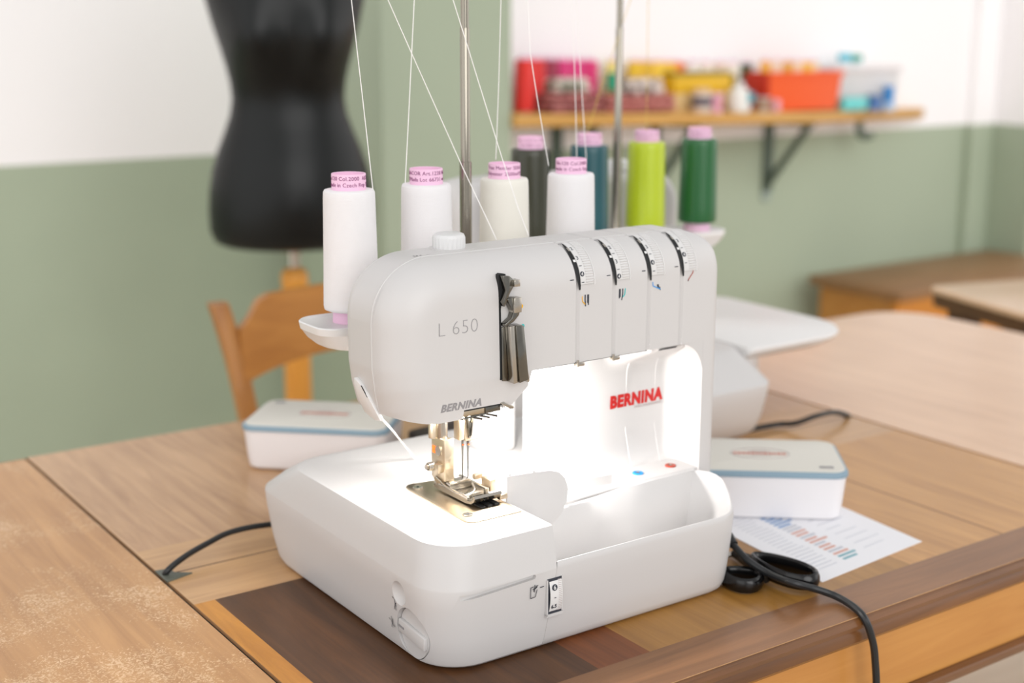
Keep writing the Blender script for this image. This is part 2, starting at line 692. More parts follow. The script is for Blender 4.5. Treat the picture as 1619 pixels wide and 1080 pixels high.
def body_ring(k):
    z, i = LV[k]
    ib = BK[k][1]
    x0, x1, y0, y1 = XL + i, XR - i, YF + i, YB + 0.035 - ib
    s = seam_x(z)
    out = [(s, y0, z)]
    r = 0.042
    for j in range(3):
        out.append((s + (x0 + r - s) * (j + 1) / 3, y0, z))
    for j in range(1, 9):
        a = PI * 1.5 - PI / 2 * j / 8
        out.append((x0 + r + r * math.cos(a), y0 + r + r * math.sin(a), z))
    r2 = 0.042
    for j in range(1, 8):
        out.append((x0, y0 + r + (y1 - r2 - y0 - r) * j / 8, z))
    for j in range(9):
        a = PI - PI / 2 * j / 8
        out.append((x0 + r2 + r2 * math.cos(a), y1 - r2 + r2 * math.sin(a), z))
    for j in range(1, 4):
        out.append((x0 + r2 + (x1 - r2 - x0 - r2) * j / 4, y1, z))
    for j in range(9):
        a = PI / 2 - PI / 2 * j / 8
        out.append((x1 - r2 + r2 * math.cos(a), y1 - r2 + r2 * math.sin(a), z))
    out += [(x1, 0.0415, z), (0.3525, 0.0415, z), (0.3525, 0.088, z), (0.19, 0.088, z), (0.19, 0.078, z), (s, 0.078, z)]
    return out


body = obj('base_body', rings([body_ring(k) for k in range(len(LV))]), M_WHITE, mach, sharp=28)


def ball(c, r, sx=1.0, seg=28, rg=14):
    V, F = rings([[(c[0] + sx * r * math.cos(t), c[1] + r * math.sin(t) * math.cos(2 * PI * k / seg), c[2] + r * math.sin(t) * math.sin(2 * PI * k / seg)) for k in range(seg)] for t in [PI * (j + 0.05) / (rg + 0.1) for j in range(rg + 1)]])
    return V, F


def cylx(x0, x1, cy, cz, r, seg=40):
    return rings([[(x, cy + r * math.cos(2 * PI * k / seg), cz + r * math.sin(2 * PI * k / seg)) for k in range(seg)] for x in (x0, x1)])


pill = [(0.002 + 0.0022 * math.cos(a), 0.0705 + 0.0022 * math.sin(a)) for a in [PI / 2 + PI * k / 6 for k in range(7)]] + [(0.091 + 0.0022 * math.cos(a), 0.0745 + 0.0022 * math.sin(a)) for a in [-PI / 2 + PI * k / 6 for k in range(7)]]
cut(body, [ball((-0.018, 0.2690, 0.0560), 0.0135), ball((-0.018, 0.0365, 0.0600), 0.0145),
           cylx(-0.03, 0.002, 0.0205, 0.0272, 0.0240), prism(pill, -0.05, -0.0250, 1)])
# stitch selector sunk into the left side
kn = obj('selector_knob', cylx(-0.0035, 0.0025, 0.0205, 0.0272, 0.0232), M_WHITE, mach)
obj('grip_bar', xf(box(-0.0070, -0.0030, -0.0222, 0.0222, -0.0062, 0.0062, 0.0012), Matrix.Translation((0, 0.0205, 0.0265)) @ Matrix.Rotation(math.radians(5), 4, 'X')), M_WHITE, kn)
obj('pointer_mark', xf(box(-0.0074, -0.0069, 0.012, 0.0205, -0.001, 0.001), Matrix.Translation((0, 0.0205, 0.0265)) @ Matrix.Rotation(math.radians(5), 4, 'X')), M_GREYMARK, kn)


def strokes(segs, wd=0.0007):
    """pictogram of short bars in a u, v plane"""
    parts = []
    for (x0, y0, x1, y1) in segs:
        d = Vector((x1 - x0, y1 - y0))
        nrm = Vector((-d.y, d.x)).normalized() * wd / 2
        parts.append(([(x0 + nrm.x, y0 + nrm.y, 0.0002), (x1 + nrm.x, y1 + nrm.y, 0.0002), (x1 - nrm.x, y1 - nrm.y, 0.0002), (x0 - nrm.x, y0 - nrm.y, 0.0002)], [(0, 1, 2, 3)]))
    return merge(*parts)


picto = [(-0.004, 0.006, -0.0015, 0.005), (-0.0005, 0.005, 0.001, 0.001), (0.001, 0.001, 0.003, 0.002), (0.001, 0.001, -0.0005, -0.005), (0.0005, 0.000, 0.0028, -0.005), (0.0, 0.003, 0.003, -0.001)]
obj('pictogram', on_plane(strokes(picto), (-0.0088, 0.0450, 0.0470), (0, -1, 0), (0, 0, 1)), M_DARKMARK, mach, sharp=0)
obj('pictogram', on_plane(strokes([(-0.005, 0.002, -0.002, 0.001), (-0.001, 0.005, 0.001, 0.0), (0.001, 0.0, 0.0, -0.005), (0.003, -0.002, 0.006, -0.003), (-0.001, 0.001, 0.002, -0.003), (0.001, 0.003, 0.002, -0.005)]), (-0.0079, 0.0520, 0.0275), (0, -1, 0), (0, 0, 1)), M_DARKMARK, mach, sharp=0)
obj('pictogram', on_plane(strokes([(-0.006, 0.004, -0.003, 0.0045), (-0.006, 0.004, -0.0062, -0.006), (-0.0062, -0.006, -0.001, -0.0055), (-0.001, -0.0055, 0.001, 0.001), (-0.004, 0.002, 0.001, 0.003), (-0.0015, 0.006, -0.002, -0.001), (0.0005, 0.005, -0.003, 0.0), (-0.001, 0.002, 0.002, 0.005), (0.004, 0.002, 0.0085, 0.0022)]), (0.0935, -0.0291, 0.0610), (1, 0, 0), (0, 0, 1)), M_DARKMARK, mach, sharp=0)

# front cover with the waste tray


def smooth01(t):
    t = max(0.0, min(1.0, t))
    return t * t * (3 - 2 * t)


def cover_path(i, z):
    x1, y0 = 0.3545 - i, YF + i
    s = seam_x(z) + 0.00015
    r = 0.036
    out = []
    for j in range(9):
        out.append((s + (x1 - r - s) * j / 8, y0))
    for j in range(1, 13):
        a = -PI / 2 + PI / 2 * j / 12
        out.append((x1 - r + r * math.cos(a), y0 + r + r * math.sin(a)))
    # the right end runs back to the pillar, drawing in a little
    for j in range(1, 5):
        t = j / 4
        out.append((x1 - 0.0150 * t ** 1.5, y0 + r + (0.0350 - y0 - r) * t))
    return out


def rim_z(j):
    return 0.0825 + 0.0275 * smooth01((j - 13.5) / 9.0)


def back_rim(x):
    """depth and height of the tray's back rim"""
    t = smooth01((x - 0.205) / 0.065)
    return 0.0550 - 0.0217 * t, 0.0945 + 0.0155 * t


CL = [(0.000, 0.014), (0.0012, 0.0095), (0.004, 0.0065), (0.010, 0.0045), (0.03, 0.0028), (0.06, 0.0008), (0.0765, 0.0), (0.0812, 0.0008), (0.0825, 0.0018)]
outer = []
for (z, i) in CL:
    p = cover_path(i, z)
    outer.append([(x, y, z if z < 0.05 else z + (rim_z(j) - 0.0825) * (z - 0.05) / 0.0325) for j, (x, y) in enumerate(p)])
inner = []
for (dz, i) in ((0.0, 0.0026), (-0.001, 0.0034), (-0.02, 0.0060), (-0.04, 0.011), (-0.046, 0.017), (-0.0475, 0.024)):
    p = cover_path(i, 0.0825)
    n = len(p)
    ring = []
    for j, (x, y) in enumerate(p):
        zt = rim_z(j)
        z = zt + dz if dz > -0.005 else max(0.035, zt + dz * (zt - 0.035) / 0.0475)
        ring.append((x if j else x, y, z))
    # back wall of the tray leans forward towards its floor
    xr = ring[-1][0]
    for j in range(1, 9):
        x = xr + (seam_x(0.08) - xr) * j / 8
        ybr, zt = back_rim(x)
        yb = ybr - (i - 0.0026) * 0.7
        z = zt + dz if dz > -0.005 else max(0.035, zt + dz * (zt - 0.035) / 0.0475)
        ring.append((x, yb, z))
    inner.append(ring)
no, ni = len(outer[0]), len(inner[0])
V1, F1 = rings(outer, False, False, False)
V2, F2 = rings(inner, True, False, True)
off = len(V1)
V = V1 + V2
F = F1 + [tuple(q + off for q in f) for f in F2]
lo = (len(outer) - 1) * no
for j in range(no - 1):
    F.append((lo + j, lo + j + 1, off + j + 1, off + j))
cov = obj('front_cover', (V, F), M_WHITE, mach, sharp=30)
# lip along the back of the tray and the bed behind it
lip = []
for j in range(9):
    x = 0.3375 + (0.118 - 0.3375) * j / 8
    yb, zt = back_rim(x)
    lip.append([(x, yb, zt), (x, yb + 0.002, zt + 0.0012), (x, yb + 0.0045, zt), (x, yb + 0.0045, zt - 0.02)])
obj('tray_lip', rings(lip, False, False, False), M_WHITE, mach, sharp=50)
obj('bed', box(0.119, 0.29, 0.0605, 0.095, 0.06, 0.0995, 0.003, 3), M_WHITE, mach)
pl = [(0.258, 0.094), (0.263, 0.066), (0.268, 0.048), (0.275, 0.0400), (0.285, 0.0380), (0.345, 0.0380), (0.3520, 0.0430), (0.3520, 0.094)]
obj('looper_platform', prism(pl, 0.06, 0.1108, 2, 0.0025, 3), M_WHITE, mach)
for (bp, m, lab) in ((P3(1008.5, 747, 2, 0.1120), M_BLUE, 'blue ring'), (P3(1060, 735, 2, 0.1120), M_REDBROWN, 'red ring')):
    bx, by = bp.x, bp.y
    b = obj('threading_port', lathe([(0.0056, 0), (0.0056, 0.0012), (0.005, 0.0016), (0.003, 0.0016), (0.0028, 0.0006)], 24, (bx, by, 0.1107)), m, mach)
    b['label'] = lab + ' around a threading hole'
    obj('port_pin', lathe([(0.0022, 0), (0.002, 0.0014), (0.001, 0.0018)], 14, (bx, by, 0.1111)), M_STEEL, b)

# differential feed dial in the front cover
dwin = obj('dial_window', merge(box(0.1046, 0.1060, -0.0302, -0.026, 0.0335, 0.0680), box(0.1212, 0.1228, -0.0302, -0.026, 0.0365, 0.0690), box(0.1046, 0.1228, -0.0302, -0.026, 0.0325, 0.0350)), M_WHITE, mach, sharp=0)
obj('window_recess', box(0.1058, 0.1214, -0.0296, -0.026, 0.0350, 0.0685), M_DARKMARK, dwin, sharp=0)


def feed(x, a, R):
    return (x, 0.0183 - R * math.cos(a), 0.0517 + R * math.sin(a))


fd = rings([[feed(x, a, 0.0500) for x in (0.1074, 0.1212)] for a in [-0.31 + 0.635 * k / 14 for k in range(15)]], False, False, False)
fdo = obj('feed_dial', fd, M_WHITE2, mach)
rib = []
for k in range(18):
    a = -0.29 + 0.59 * k / 17
    rib.append(rings([[feed(x, a + da, 0.0502) for x in (0.1168, 0.1208)] for da in (-0.005, 0.005)], False, False, False))
obj('grip_ribs', merge(*rib), M_PALEMARK, fdo, sharp=0)


def wrap_feed(vf, xc, ac, R=0.0503):
    return [feed(xc + p[0], ac + p[1] / R, R + p[2]) for p in vf[0]], vf[1]


def disc(r, n=20, z=0.0001):
    return [(r * math.cos(2 * PI * k / n), r * math.sin(2 * PI * k / n), z) for k in range(n)], [tuple(range(n))]


obj('dial_numbers', merge(wrap_feed(disc(0.0030), 0.1125, 0.17), wrap_feed(move(text_vf('6.5', 0.0052, 0.00008, 0, 'CENTER'), (0, -0.0018, 0)), 0.1120, -0.19), wrap_feed(strokes([(-0.001, 0, 0.001, 0)]), 0.1127, -0.02)), M_DARKMARK, fdo, sharp=0)
obj('dial_numbers', wrap_feed(move(text_vf('6', 0.0052, 0.0001, 0, 'CENTER'), (0, -0.0018, 0.0003)), 0.1125, 0.17), M_WHITE2, fdo, sharp=0)

# flap beside the presser foot
fl = [(0.1185, 0.1400), (0.141, 0.1390), (0.169, 0.1365), (0.180, 0.1325), (0.1875, 0.125), (0.1910, 0.114), (0.1900, 0.102), (0.183, 0.089), (0.173, 0.0815), (0.161, 0.0775), (0.1185, 0.078)]
fo = obj('looper_flap', prism(fl, 0.0530, 0.0550, 1, 0.0006, 2), M_WHITE, mach)
obj('flap_edge', prism([(0.1185, 0.1376), (0.141, 0.1366), (0.169, 0.1341), (0.178, 0.1305), (0.185, 0.124), (0.1885, 0.114), (0.1875, 0.102), (0.1900, 0.1020), (0.1910, 0.114), (0.1875, 0.125), (0.180, 0.1325), (0.169, 0.1365), (0.141, 0.1390), (0.1185, 0.1400)], 0.0550, 0.0585, 1), M_WHITE, fo, sharp=40)
for fx, fz in ((0.1225, 0.1385), (0.150, 0.1368)):
    obj('flap_pip', box(fx - 0.0012, fx + 0.0012, 0.0535, 0.057, fz, fz + 0.003), M_WHITE, fo, sharp=0)

# housing: head, arm and right pillar as one moulded shell
HF, HB, HT = 0.035, 0.130, 0.3525
HXL, HXR = -0.0115, 0.372
GX = [0.1860, 0.2290, 0.2720, 0.3135]


def h_top(x):
    z = HT
    if x < 0.045:
        t = (0.045 - x) / 0.0565
        z = 0.298 + 0.0545 * math.sqrt(max(0, 1 - min(1, t) ** 2))
    if x > 0.330:
        t = (x - 0.330) / (HXR - 0.330)
        z = 0.306 + (HT - 0.306) * max(0, 1 - min(1, t) ** 2.4) ** (1 / 2.4)
    return z


def h_left(z):
    pts = [(0.206, 0.0035), (0.218, -0.0037), (0.237, -0.0088), (0.258, -0.0115), (0.5, -0.0115)]
    for (a, b) in zip(pts, pts[1:]):
        if z <= b[0]:
            t = (z - a[0]) / (b[0] - a[0])
            return a[1] + (b[1] - a[1]) * t
    return -0.0115


def h_bot(x):
    pts = [(-0.0115, 0.2155), (0.004, 0.2110), (0.018, 0.2088), (0.034, 0.2080), (0.0622, 0.2080), (0.0626, 0.2165), (0.1046, 0.2165), (0.105, 0.2118), (0.113, 0.2118), (0.131, 0.2285), (0.134, 0.2440)]
    if x <= pts[0][0]:
        return pts[0][1]
    for (a, b) in zip(pts, pts[1:]):
        if x <= b[0]:
            t = (x - a[0]) / (b[0] - a[0])
            return a[1] + (b[1] - a[1]) * t
    return pts[-1][1]


ROUND = [(h_left(z), z) for z in (0.206, 0.218, 0.237, 0.258, 0.28, 0.298)]
ROUND += [(0.045 - 0.0565 * math.cos(PI / 2 * k / 14), 0.298 + 0.0545 * math.sin(PI / 2 * k / 14)) for k in range(1, 15)]
ROUND += [(0.33, HT)] + [(x, h_top(x)) for x in (0.338, 0.345, 0.351, 0.357, 0.362, 0.366, 0.369, 0.371, 0.3718)] + [(0.372, 0.30), (0.372, 0.08)]


def round_dist(x, z):
    best = 9.0
    for (a, b) in zip(ROUND, ROUND[1:]):
        dx, dz = b[0] - a[0], b[1] - a[1]
        L = dx * dx + dz * dz
        t = max(0, min(1, ((x - a[0]) * dx + (z - a[1]) * dz) / L)) if L > 0 else 0
        best = min(best, math.hypot(x - a[0] - dx * t, z - a[1] - dz * t))
    return best


def groove(x, z=1.0):
    g = 0.0
    for gx in GX:
        u = abs(x - gx) / 0.0024
        if u < 1:
            g = max(g, 0.0021 * (1 - u * u))
    return g


def h_front(x, z):
    r = 0.036
    if x > 0.335:
        r = 0.036 + (0.020 - 0.036) * smooth01((x - 0.335) / 0.03)
    elif x > 0.30 and z < 0.30:
        r = 0.030
    d = round_dist(x, z)
    y = HF
    if d < r:
        y += r * (1 - math.sqrt(max(0, 1 - (1 - d / r) ** 2)))
    if z < 0.243 and x < 0.2:
        y += (0.243 - z) * 0.16
    return y


def h_back(x, z):
    d = round_dist(x, z)
    r = 0.02
    return HB - (r * (1 - math.sqrt(max(0, 1 - (1 - d / r) ** 2))) if d < r else 0)


cols = set()
for k in range(17):
    cols.add(round(0.045 - 0.0565 * math.cos(PI / 2 * k / 16), 5))
x = 0.05
while x < 0.332:
    cols.add(round(x, 5))
    x += 0.006
for k in range(13):
    cols.add(round(HXR - 0.042 * (1 - math.sin(PI / 2 * k / 12)), 5))
for s_ in (0.0622, 0.0626, 0.1046, 0.105, 0.113, 0.131, 0.134, 0.345):
    cols.add(s_)
for gx in GX:
    for k in (-1.05, -0.7, -0.35, 0, 0.35, 0.7, 1.05):
        cols.add(round(gx + k * 0.0024, 5))
cols = sorted(cols)
# drop near duplicates
cc = [cols[0]]
for x in cols[1:]:
    if x - cc[-1] > 0.00035:
        cc.append(x)
cols = cc


def hx(xc, z):
    return xc + (h_left(z) - HXL) * max(0.0, 1 - (xc - HXL) / 0.07)


bm = bmesh.new()
grid = {}
ZS = 0.244


def hv(i, key, z):
    if (i, key) not in grid:
        x = hx(cols[i], z)
        g = groove(cols[i])
        f = bm.verts.new((x, h_front(x, z) + g, z))
        grid[(i, key)] = f
    return grid[(i, key)]


NU, NL = 34, 14
upper = {}
for i, x in enumerate(cols):
    zt = h_top(x) - groove(x)
    for j in range(NU + 1):
        t = j / NU
        t = 1 - (1 - t) ** 1.7
        upper[(i, j)] = hv(i, ('s' if j == 0 else ('u', j)), ZS + (zt - ZS) * t)
for i in range(len(cols) - 1):
    for j in range(NU):
        bm.faces.new((upper[(i, j)], upper[(i + 1, j)], upper[(i + 1, j + 1)], upper[(i, j + 1)]))
i_head = [i for i, x in enumerate(cols) if x <= 0.1341]
i_pil = [i for i, x in enumerate(cols) if x >= 0.3449]
for rng, zbf, nl in ((i_head, h_bot, NL), (i_pil, lambda x: 0.080, 10)):
    gv = {}
    for i in rng:
        zb = min(zbf(cols[i]), ZS - 0.0002)
        for j in range(nl + 1):
            gv[(i, j)] = hv(i, ('s' if j == 0 else ('l', j)), ZS + (zb - ZS) * j / nl)
    for i in rng[:-1]:
        for j in range(nl):
            bm.faces.new((gv[(i, j + 1)], gv[(i + 1, j + 1)], gv[(i + 1, j)], gv[(i, j)]))
bmesh.ops.recalc_face_normals(bm, faces=bm.faces)
front_faces = list(bm.faces)
front_verts = list(bm.verts)
bound = [e for e in bm.edges if len(e.link_faces) == 1]
# back sheet
bk = {}
for v in front_verts:
    bk[v] = bm.verts.new((v.co.x, h_back(v.co.x, v.co.z), v.co.z))
for f in front_faces:
    bm.faces.new([bk[v] for v in reversed(f.verts)])
# side wall with the parting seam just behind the front rounding
nrm = {}
for e in bound:
    a, b = e.verts
    f = e.link_faces[0]
    c = f.calc_center_median()
    d = Vector((b.co.x - a.co.x, 0, b.co.z - a.co.z))
    n = Vector((d.z, 0, -d.x))
    if n.dot(Vector((a.co.x - c.x, 0, a.co.z - c.z))) < 0:
        n = -n
    n.normalize()
    for v in (a, b):
        nrm[v] = nrm.get(v, Vector()) + n
mids = {}
for v in nrm:
    n = nrm[v].normalized()
    y0, y1 = v.co.y, bk[v].co.y
    m = []
    for yy, offn in ((0.0714, 0.0), (0.0718, 0.0006), (0.0726, 0.0006), (0.0730, 0.0)):
        yy = max(yy, y0 + 0.0003 * (len(m) + 1))
        m.append(bm.verts.new((v.co.x + n.x * offn, yy, v.co.z + n.z * offn)))
    mids[v] = m
for e in bound:
    a, b = e.verts
    A = [a] + mids[a] + [bk[a]]
    B = [b] + mids[b] + [bk[b]]
    for k in range(len(A) - 1):
        bm.faces.new((A[k], B[k], B[k + 1], A[k + 1]))
bmesh.ops.recalc_face_normals(bm, faces=bm.faces)
fil = [(0.3452, 0.2442), (0.3120, 0.2442)] + [(0.3120 + 0.0332 * math.sin(PI / 2 * k / 10), 0.2110 + 0.0332 * math.cos(PI / 2 * k / 10)) for k in range(11)]
hous = obj('arm_housing', merge(from_bm(bm), prism(fil, 0.0356, 0.084, 1)), M_WHITE, mach, sharp=40)

# lit back panel of the sewing space
PX = [0.186, 0.187, 0.189, 0.192, 0.197, 0.204, 0.212, 0.22] + [0.22 + 0.0062 * k for k in range(1, 19)] + [0.3345, 0.337, 0.3395, 0.342, 0.344, 0.3452]
PZ = [0.09, 0.1075, 0.1095, 0.111, 0.116, 0.123, 0.132] + [0.132 + 0.009 * k for k in range(1, 9)] + [0.209 + 0.004 * k for k in range(10)] + [0.2475]


def panel_y(x, z):
    y = 0.085
    if x < 0.290:
        y += 0.017 * ((0.290 - x) / 0.104) ** 2
    if x < 0.206:
        t = (0.206 - x) / 0.020
        y += 0.020 * (1 - math.sqrt(max(0, 1 - min(1, t) ** 2)))
    if z < 0.131:
        t = (0.131 - max(z, 0.1095)) / 0.0215
        y -= 0.014 * (1 - math.sqrt(max(0, 1 - t * t)))
    if x > 0.3365:
        t = (x - 0.3365) / 0.0087
        y -= 0.012 * (1 - math.sqrt(max(0, 1 - min(1, t) ** 2)))
    s = smooth01((x - 0.262) / 0.03) * smooth01((z - 0.214) / 0.031)
    y -= max(0, (y - 0.0405)) * s
    return y


obj('back_panel', rings([[(x, panel_y(x, z), z) for x in PX] for z in PZ], False, False, False), M_WHITE, mach, sharp=50)
obj('thread_line', tube(smooth_path([(0.288, panel_y(0.288, z) + 0.0001, z) for z in (0.110, 0.15, 0.19, 0.22, 0.236)] + [(0.281, 0.0405, 0.243), (0.2735, 0.0345, 0.250)], 4), 0.0003, 6), M_WHITE2, mach)
obj('thread_line', tube(smooth_path([(0.3265, panel_y(0.3265, z) + 0.0001, z) for z in (0.110, 0.15, 0.19, 0.22, 0.236)] + [(0.322, 0.0405, 0.243), (0.3145, 0.0345, 0.250)], 4), 0.0002, 6), M_WHITE2, mach)
obj('dark_slot', rings([[(x, panel_y(x, z) - 0.0006, z) for x in (0.2945, 0.302, 0.310, 0.3170)] for z in (0.2385, 0.2410)], False, False, False), M_BLACKGAP, mach, sharp=0)
obj('underside_gap', box(0.134, 0.272, 0.0362, 0.0775, 0.2432, 0.2439), M_BLACKGAP, mach, sharp=0)
for gx in (0.1885, 0.2310):
    obj('thread_clip', merge(box(gx - 0.004, gx + 0.0045, 0.0325, 0.0385, 0.2405, 0.2440, 0.0006), box(gx - 0.004, gx - 0.0025, 0.0322, 0.034, 0.2405, 0.2465)), M_STEEL, mach)

# lettering
obj('lettering', on_plane(text_vf('L 650', 0.0182, -0.00048, space=1.05), (0.0325, HF - 0.0001, 0.2878), (1, 0, 0), (0, 0, 1)), M_GREYMARK, mach, sharp=0)
t_ = Vector((0, -0.158, 1)).normalized()
obj('lettering', on_plane(text_vf('BERNINA', 0.0098, 0.00045, 0.2, space=1.08), (0.0375, HF + (0.243 - 0.2180) * 0.16 - 0.0001, 0.2185), (1, 0, 0), t_), M_GREYMARK, mach, sharp=0)
obj('lettering', on_plane(text_vf('BERNINA', 0.0170, 0.0010, 0.05, space=1.12), (0.2670, 0.0847, 0.1745), (0.895, 0, 0), (0, 0, 1)), M_RED, mach, sharp=0)
obj('lettering', on_plane(text_vf('SWISS ENGINEERING', 0.0040, 0.0), (0.2985, 0.0847, 0.1698), (1, 0, 0), (0, 0, 1)), M_PALEMARK, mach, sharp=0)

# presser pressure dial on top
kp = []
for k in range(96):
    a = 2 * PI * k / 96
    kp.append((a, 1.0 + (0.018 if (k // 2) % 2 else -0.012)))
rk = []
for (r, z, f) in ((0.0150, 0, 0), (0.0150, 0.0012, 0), (0.0150, 0.0018, 1), (0.0149, 0.0100, 1), (0.0148, 0.0112, 0), (0.0138, 0.0132, 0), (0.0115, 0.0142, 0), (0.004, 0.0142, 0)):
    rk.append([(0.0870 + r * (m if f else 1) * math.cos(a), 0.1010 + r * (m if f else 1) * math.sin(a), HT - 0.0005 + z) for a, m in kp])
obj('pressure_knob', rings(rk), M_KNOB, mach, sharp=25)
obj('knob_base', lathe([(0.021, 0), (0.021, 0.0005)], 36, (0.089, 0.0995, HT - 0.0002)), M_WHITE, mach)
obj('pictogram', on_plane(strokes([(0, 0, 0.003, 0), (0, 0, 0, 0.003), (0.003, 0, 0.003, 0.003), (0.005, 0.001, 0.008, 0.001), (0.006, 0, 0.008, 0.003), (0.013, 0.001, 0.016, 0.001), (0.013, 0.002, 0.016, 0.002)], 0.0009), (0.037, 0.0780, HT - 0.0002), (1, 0, 0), (0, 1, 0)), M_DARKMARK, mach, sharp=0)

# tension dials on the rounded front of the arm


def arc(x, a, R):
    return (x, 0.071 - R * math.cos(a), HT - 0.036 + R * math.sin(a))


def wrap_arc(vf, xc, ac, R=0.0372):
    return [arc(xc + p[0], ac + p[1] / R, R + p[2]) for p in vf[0]], vf[1]


def dial_at(gx, marks, four):
    x0 = gx + 0.0010
    slot = []
    for k in range(19):
        a = math.radians(-6 + 84 * k / 18)
        wdt = 0.0046 * math.sin(PI * min(1, (k + 0.6) / 18.6)) ** 0.6
        slot.append([arc(x0 + 0.0012 - wdt, a, 0.0364), arc(x0 + 0.0016, a, 0.0364)])
    d = obj('tension_dial', merge(rings([[arc(x, a, 0.0371) for x in (x0 + 0.0012, x0 + 0.0068, x0 + 0.0070, x0 + 0.0165)] for a in [math.radians(2 + 77 * k / 26) for k in range(27)]], False, False, False),
                                  rings([[arc(x0 + 0.0012, a, R) for R in (0.0365, 0.0371)] for a in [math.radians(2 + 77 * k / 26) for k in range(27)]], False, False, False)), M_DIAL, mach, sharp=50)
    obj('dial_slot', rings(slot, False, False, False), M_BLACKGAP, d, sharp=0)  # depth of the slot painted as a black sheet on the surface
    obj('dial_glint', rings([[arc(x, a, 0.0366) for x in (x0 - 0.0018, x0 + 0.001)] for a in [math.radians(q) for q in (36, 38, 40)]], False, False, False), M_WHITE2, d, sharp=0)  # light glints in the slot painted as small bright strips
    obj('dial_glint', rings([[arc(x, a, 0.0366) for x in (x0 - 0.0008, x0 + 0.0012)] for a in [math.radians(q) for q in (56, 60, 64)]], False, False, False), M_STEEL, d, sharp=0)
    rb = []
    for k in range(20):
        a = math.radians(5 + 72 * k / 19)
        rb.append(rings([[arc(x, a + da, R) for x in (x0 + 0.0076, x0 + 0.0163)] for da, R in ((-0.018, 0.0371), (-0.006, 0.0377), (0.006, 0.0377), (0.018, 0.0371))], False, False, False))
    obj('grip_ribs', merge(*rb), M_WHITE, d, sharp=20)
    obj('dial_rim', tube([arc(x0 + 0.0178, math.radians(0 + 78 * k / 20), 0.0363) for k in range(21)], 0.0007, 6), M_WHITE2, d)
    obj('dial_rim', tube([arc(x0 - 0.003 + 0.010 * k / 6, math.radians(79), 0.0361) for k in range(7)], 0.0005, 6), M_GREYMARK, d)
    mk = []
    for (kind, ang) in marks:
        a = math.radians(ang)
        if kind == '-':
            mk.append(wrap_arc(strokes([(-0.0015, 0, 0.0015, 0)], 0.0006), x0 + 0.0036, a))
        else:
            mk.append(wrap_arc(move(text_vf(kind, 0.0058, 0, 0, 'CENTER'), (0, -0.002, 0)), x0 + 0.0036, a))
    mk.append(wrap_arc(disc(0.0024), x0 + 0.0036, math.radians(four)))
    obj('dial_numbers', merge(*mk), M_DARKMARK, d, sharp=0)
    obj('dial_numbers', wrap_arc(move(text_vf('4', 0.0046, 0, 0, 'CENTER'), (0, -0.0016, 0.0002)), x0 + 0.0036, math.radians(four)), M_WHITE2, d, sharp=0)
    obj('index_mark', wrap_arc(strokes([(-0.0022, 0, 0.0022, 0)], 0.0008), gx - 0.0072, math.radians(10), 0.0362), M_DARKMARK, d, sharp=0)
    return d


dial_at(GX[0], [('3', 42), ('-', 29), ('-', 5), ('2', 60)], 17)
dial_at(GX[1], [('2', 54), ('-', 42), ('3', 29), ('-', 17)], 7)
dial_at(GX[2], [('3', 47), ('-', 34), ('-', 8), ('2', 64)], 21)
dial_at(GX[3], [('-', 38), ('-', 14), ('3', 52)], 27)


def icon(x, z, dark, col, m):
    o = obj('pictogram', on_plane(strokes(dark, 0.0012), (x, HF - 0.0001, z), (1, 0, 0), (0, 0, 1)), M_DARKMARK, mach, sharp=0)
    obj('colour_line', on_plane(strokes(col, 0.0009), (x, HF - 0.0003, z), (1, 0, 0), (0, 0, 1)), m, o, sharp=0)


icon(GX[0] + 0.009, 0.3025, [(-0.001, 0.005, -0.001, 0.0), (-0.001, 0, -0.0003, -0.006), (0.002, 0.005, 0.002, -0.003), (0.003, 0.005, 0.003, -0.005)], [(-0.0045, 0.004, -0.004, -0.001), (-0.004, -0.001, -0.001, -0.004)], M_YELLOWDOT)
icon(GX[1] + 0.009, 0.3035, [(-0.002, 0.005, -0.002, -0.003), (-0.003, 0.005, -0.003, -0.004), (0.001, 0.005, 0.001, 0.0), (0.001, 0, 0.0, -0.006)], [(0.004, 0.005, 0.0035, -0.001), (0.0035, -0.001, 0.001, -0.003)], M_TEALDOT)
icon(GX[2] + 0.008, 0.3060, [(0.002, 0.002, 0.003, -0.002), (0.0032, 0.002, 0.0038, -0.002), (0.005, -0.0005, 0.006, -0.004)], [(-0.004, 0.005, -0.0035, 0.001), (-0.0035, 0.001, 0.006, -0.003)], M_BLUE)
icon(GX[3] + 0.011, 0.3110, [(-0.003, -0.004, -0.002, -0.002)], [(-0.003, -0.003, 0.003, 0.004), (0.003, 0.004, 0.0032, 0.006)], M_REDBROWN)

# take-up cover in its slot at the head's right
obj('lever_slot', prism([(0.0965, 0.3362), (0.0985, 0.3372), (0.1040, 0.3362), (0.0990, 0.3050), (0.1005, 0.2400), (0.0985, 0.2400)], HF - 0.0006, HF + 0.004, 1), M_BLACKGAP, mach, sharp=0)
tl = obj('thread_lever', prism([(0.0972, 0.3358), (0.1045, 0.3352), (0.1100, 0.3305), (0.1100, 0.3270), (0.1050, 0.3200), (0.0990, 0.3080), (0.0975, 0.3120), (0.1010, 0.3220), (0.0990, 0.3290)], 0.0285, HF, 1, 0.0005), M_CHROME, mach)
obj('lever_tip', box(0.1075, 0.1140, 0.0255, 0.034, 0.3255, 0.3315, 0.0006), M_STEEL, tl)
tl2 = obj('thread_lever', prism([(0.1010, 0.3150), (0.1060, 0.3160), (0.1150, 0.3150), (0.1160, 0.3060), (0.1140, 0.2990), (0.1080, 0.2935), (0.0990, 0.2900), (0.0990, 0.2925), (0.1060, 0.2970), (0.1080, 0.3020)], 0.0275, HF, 1, 0.0005), M_CHROME, mach)
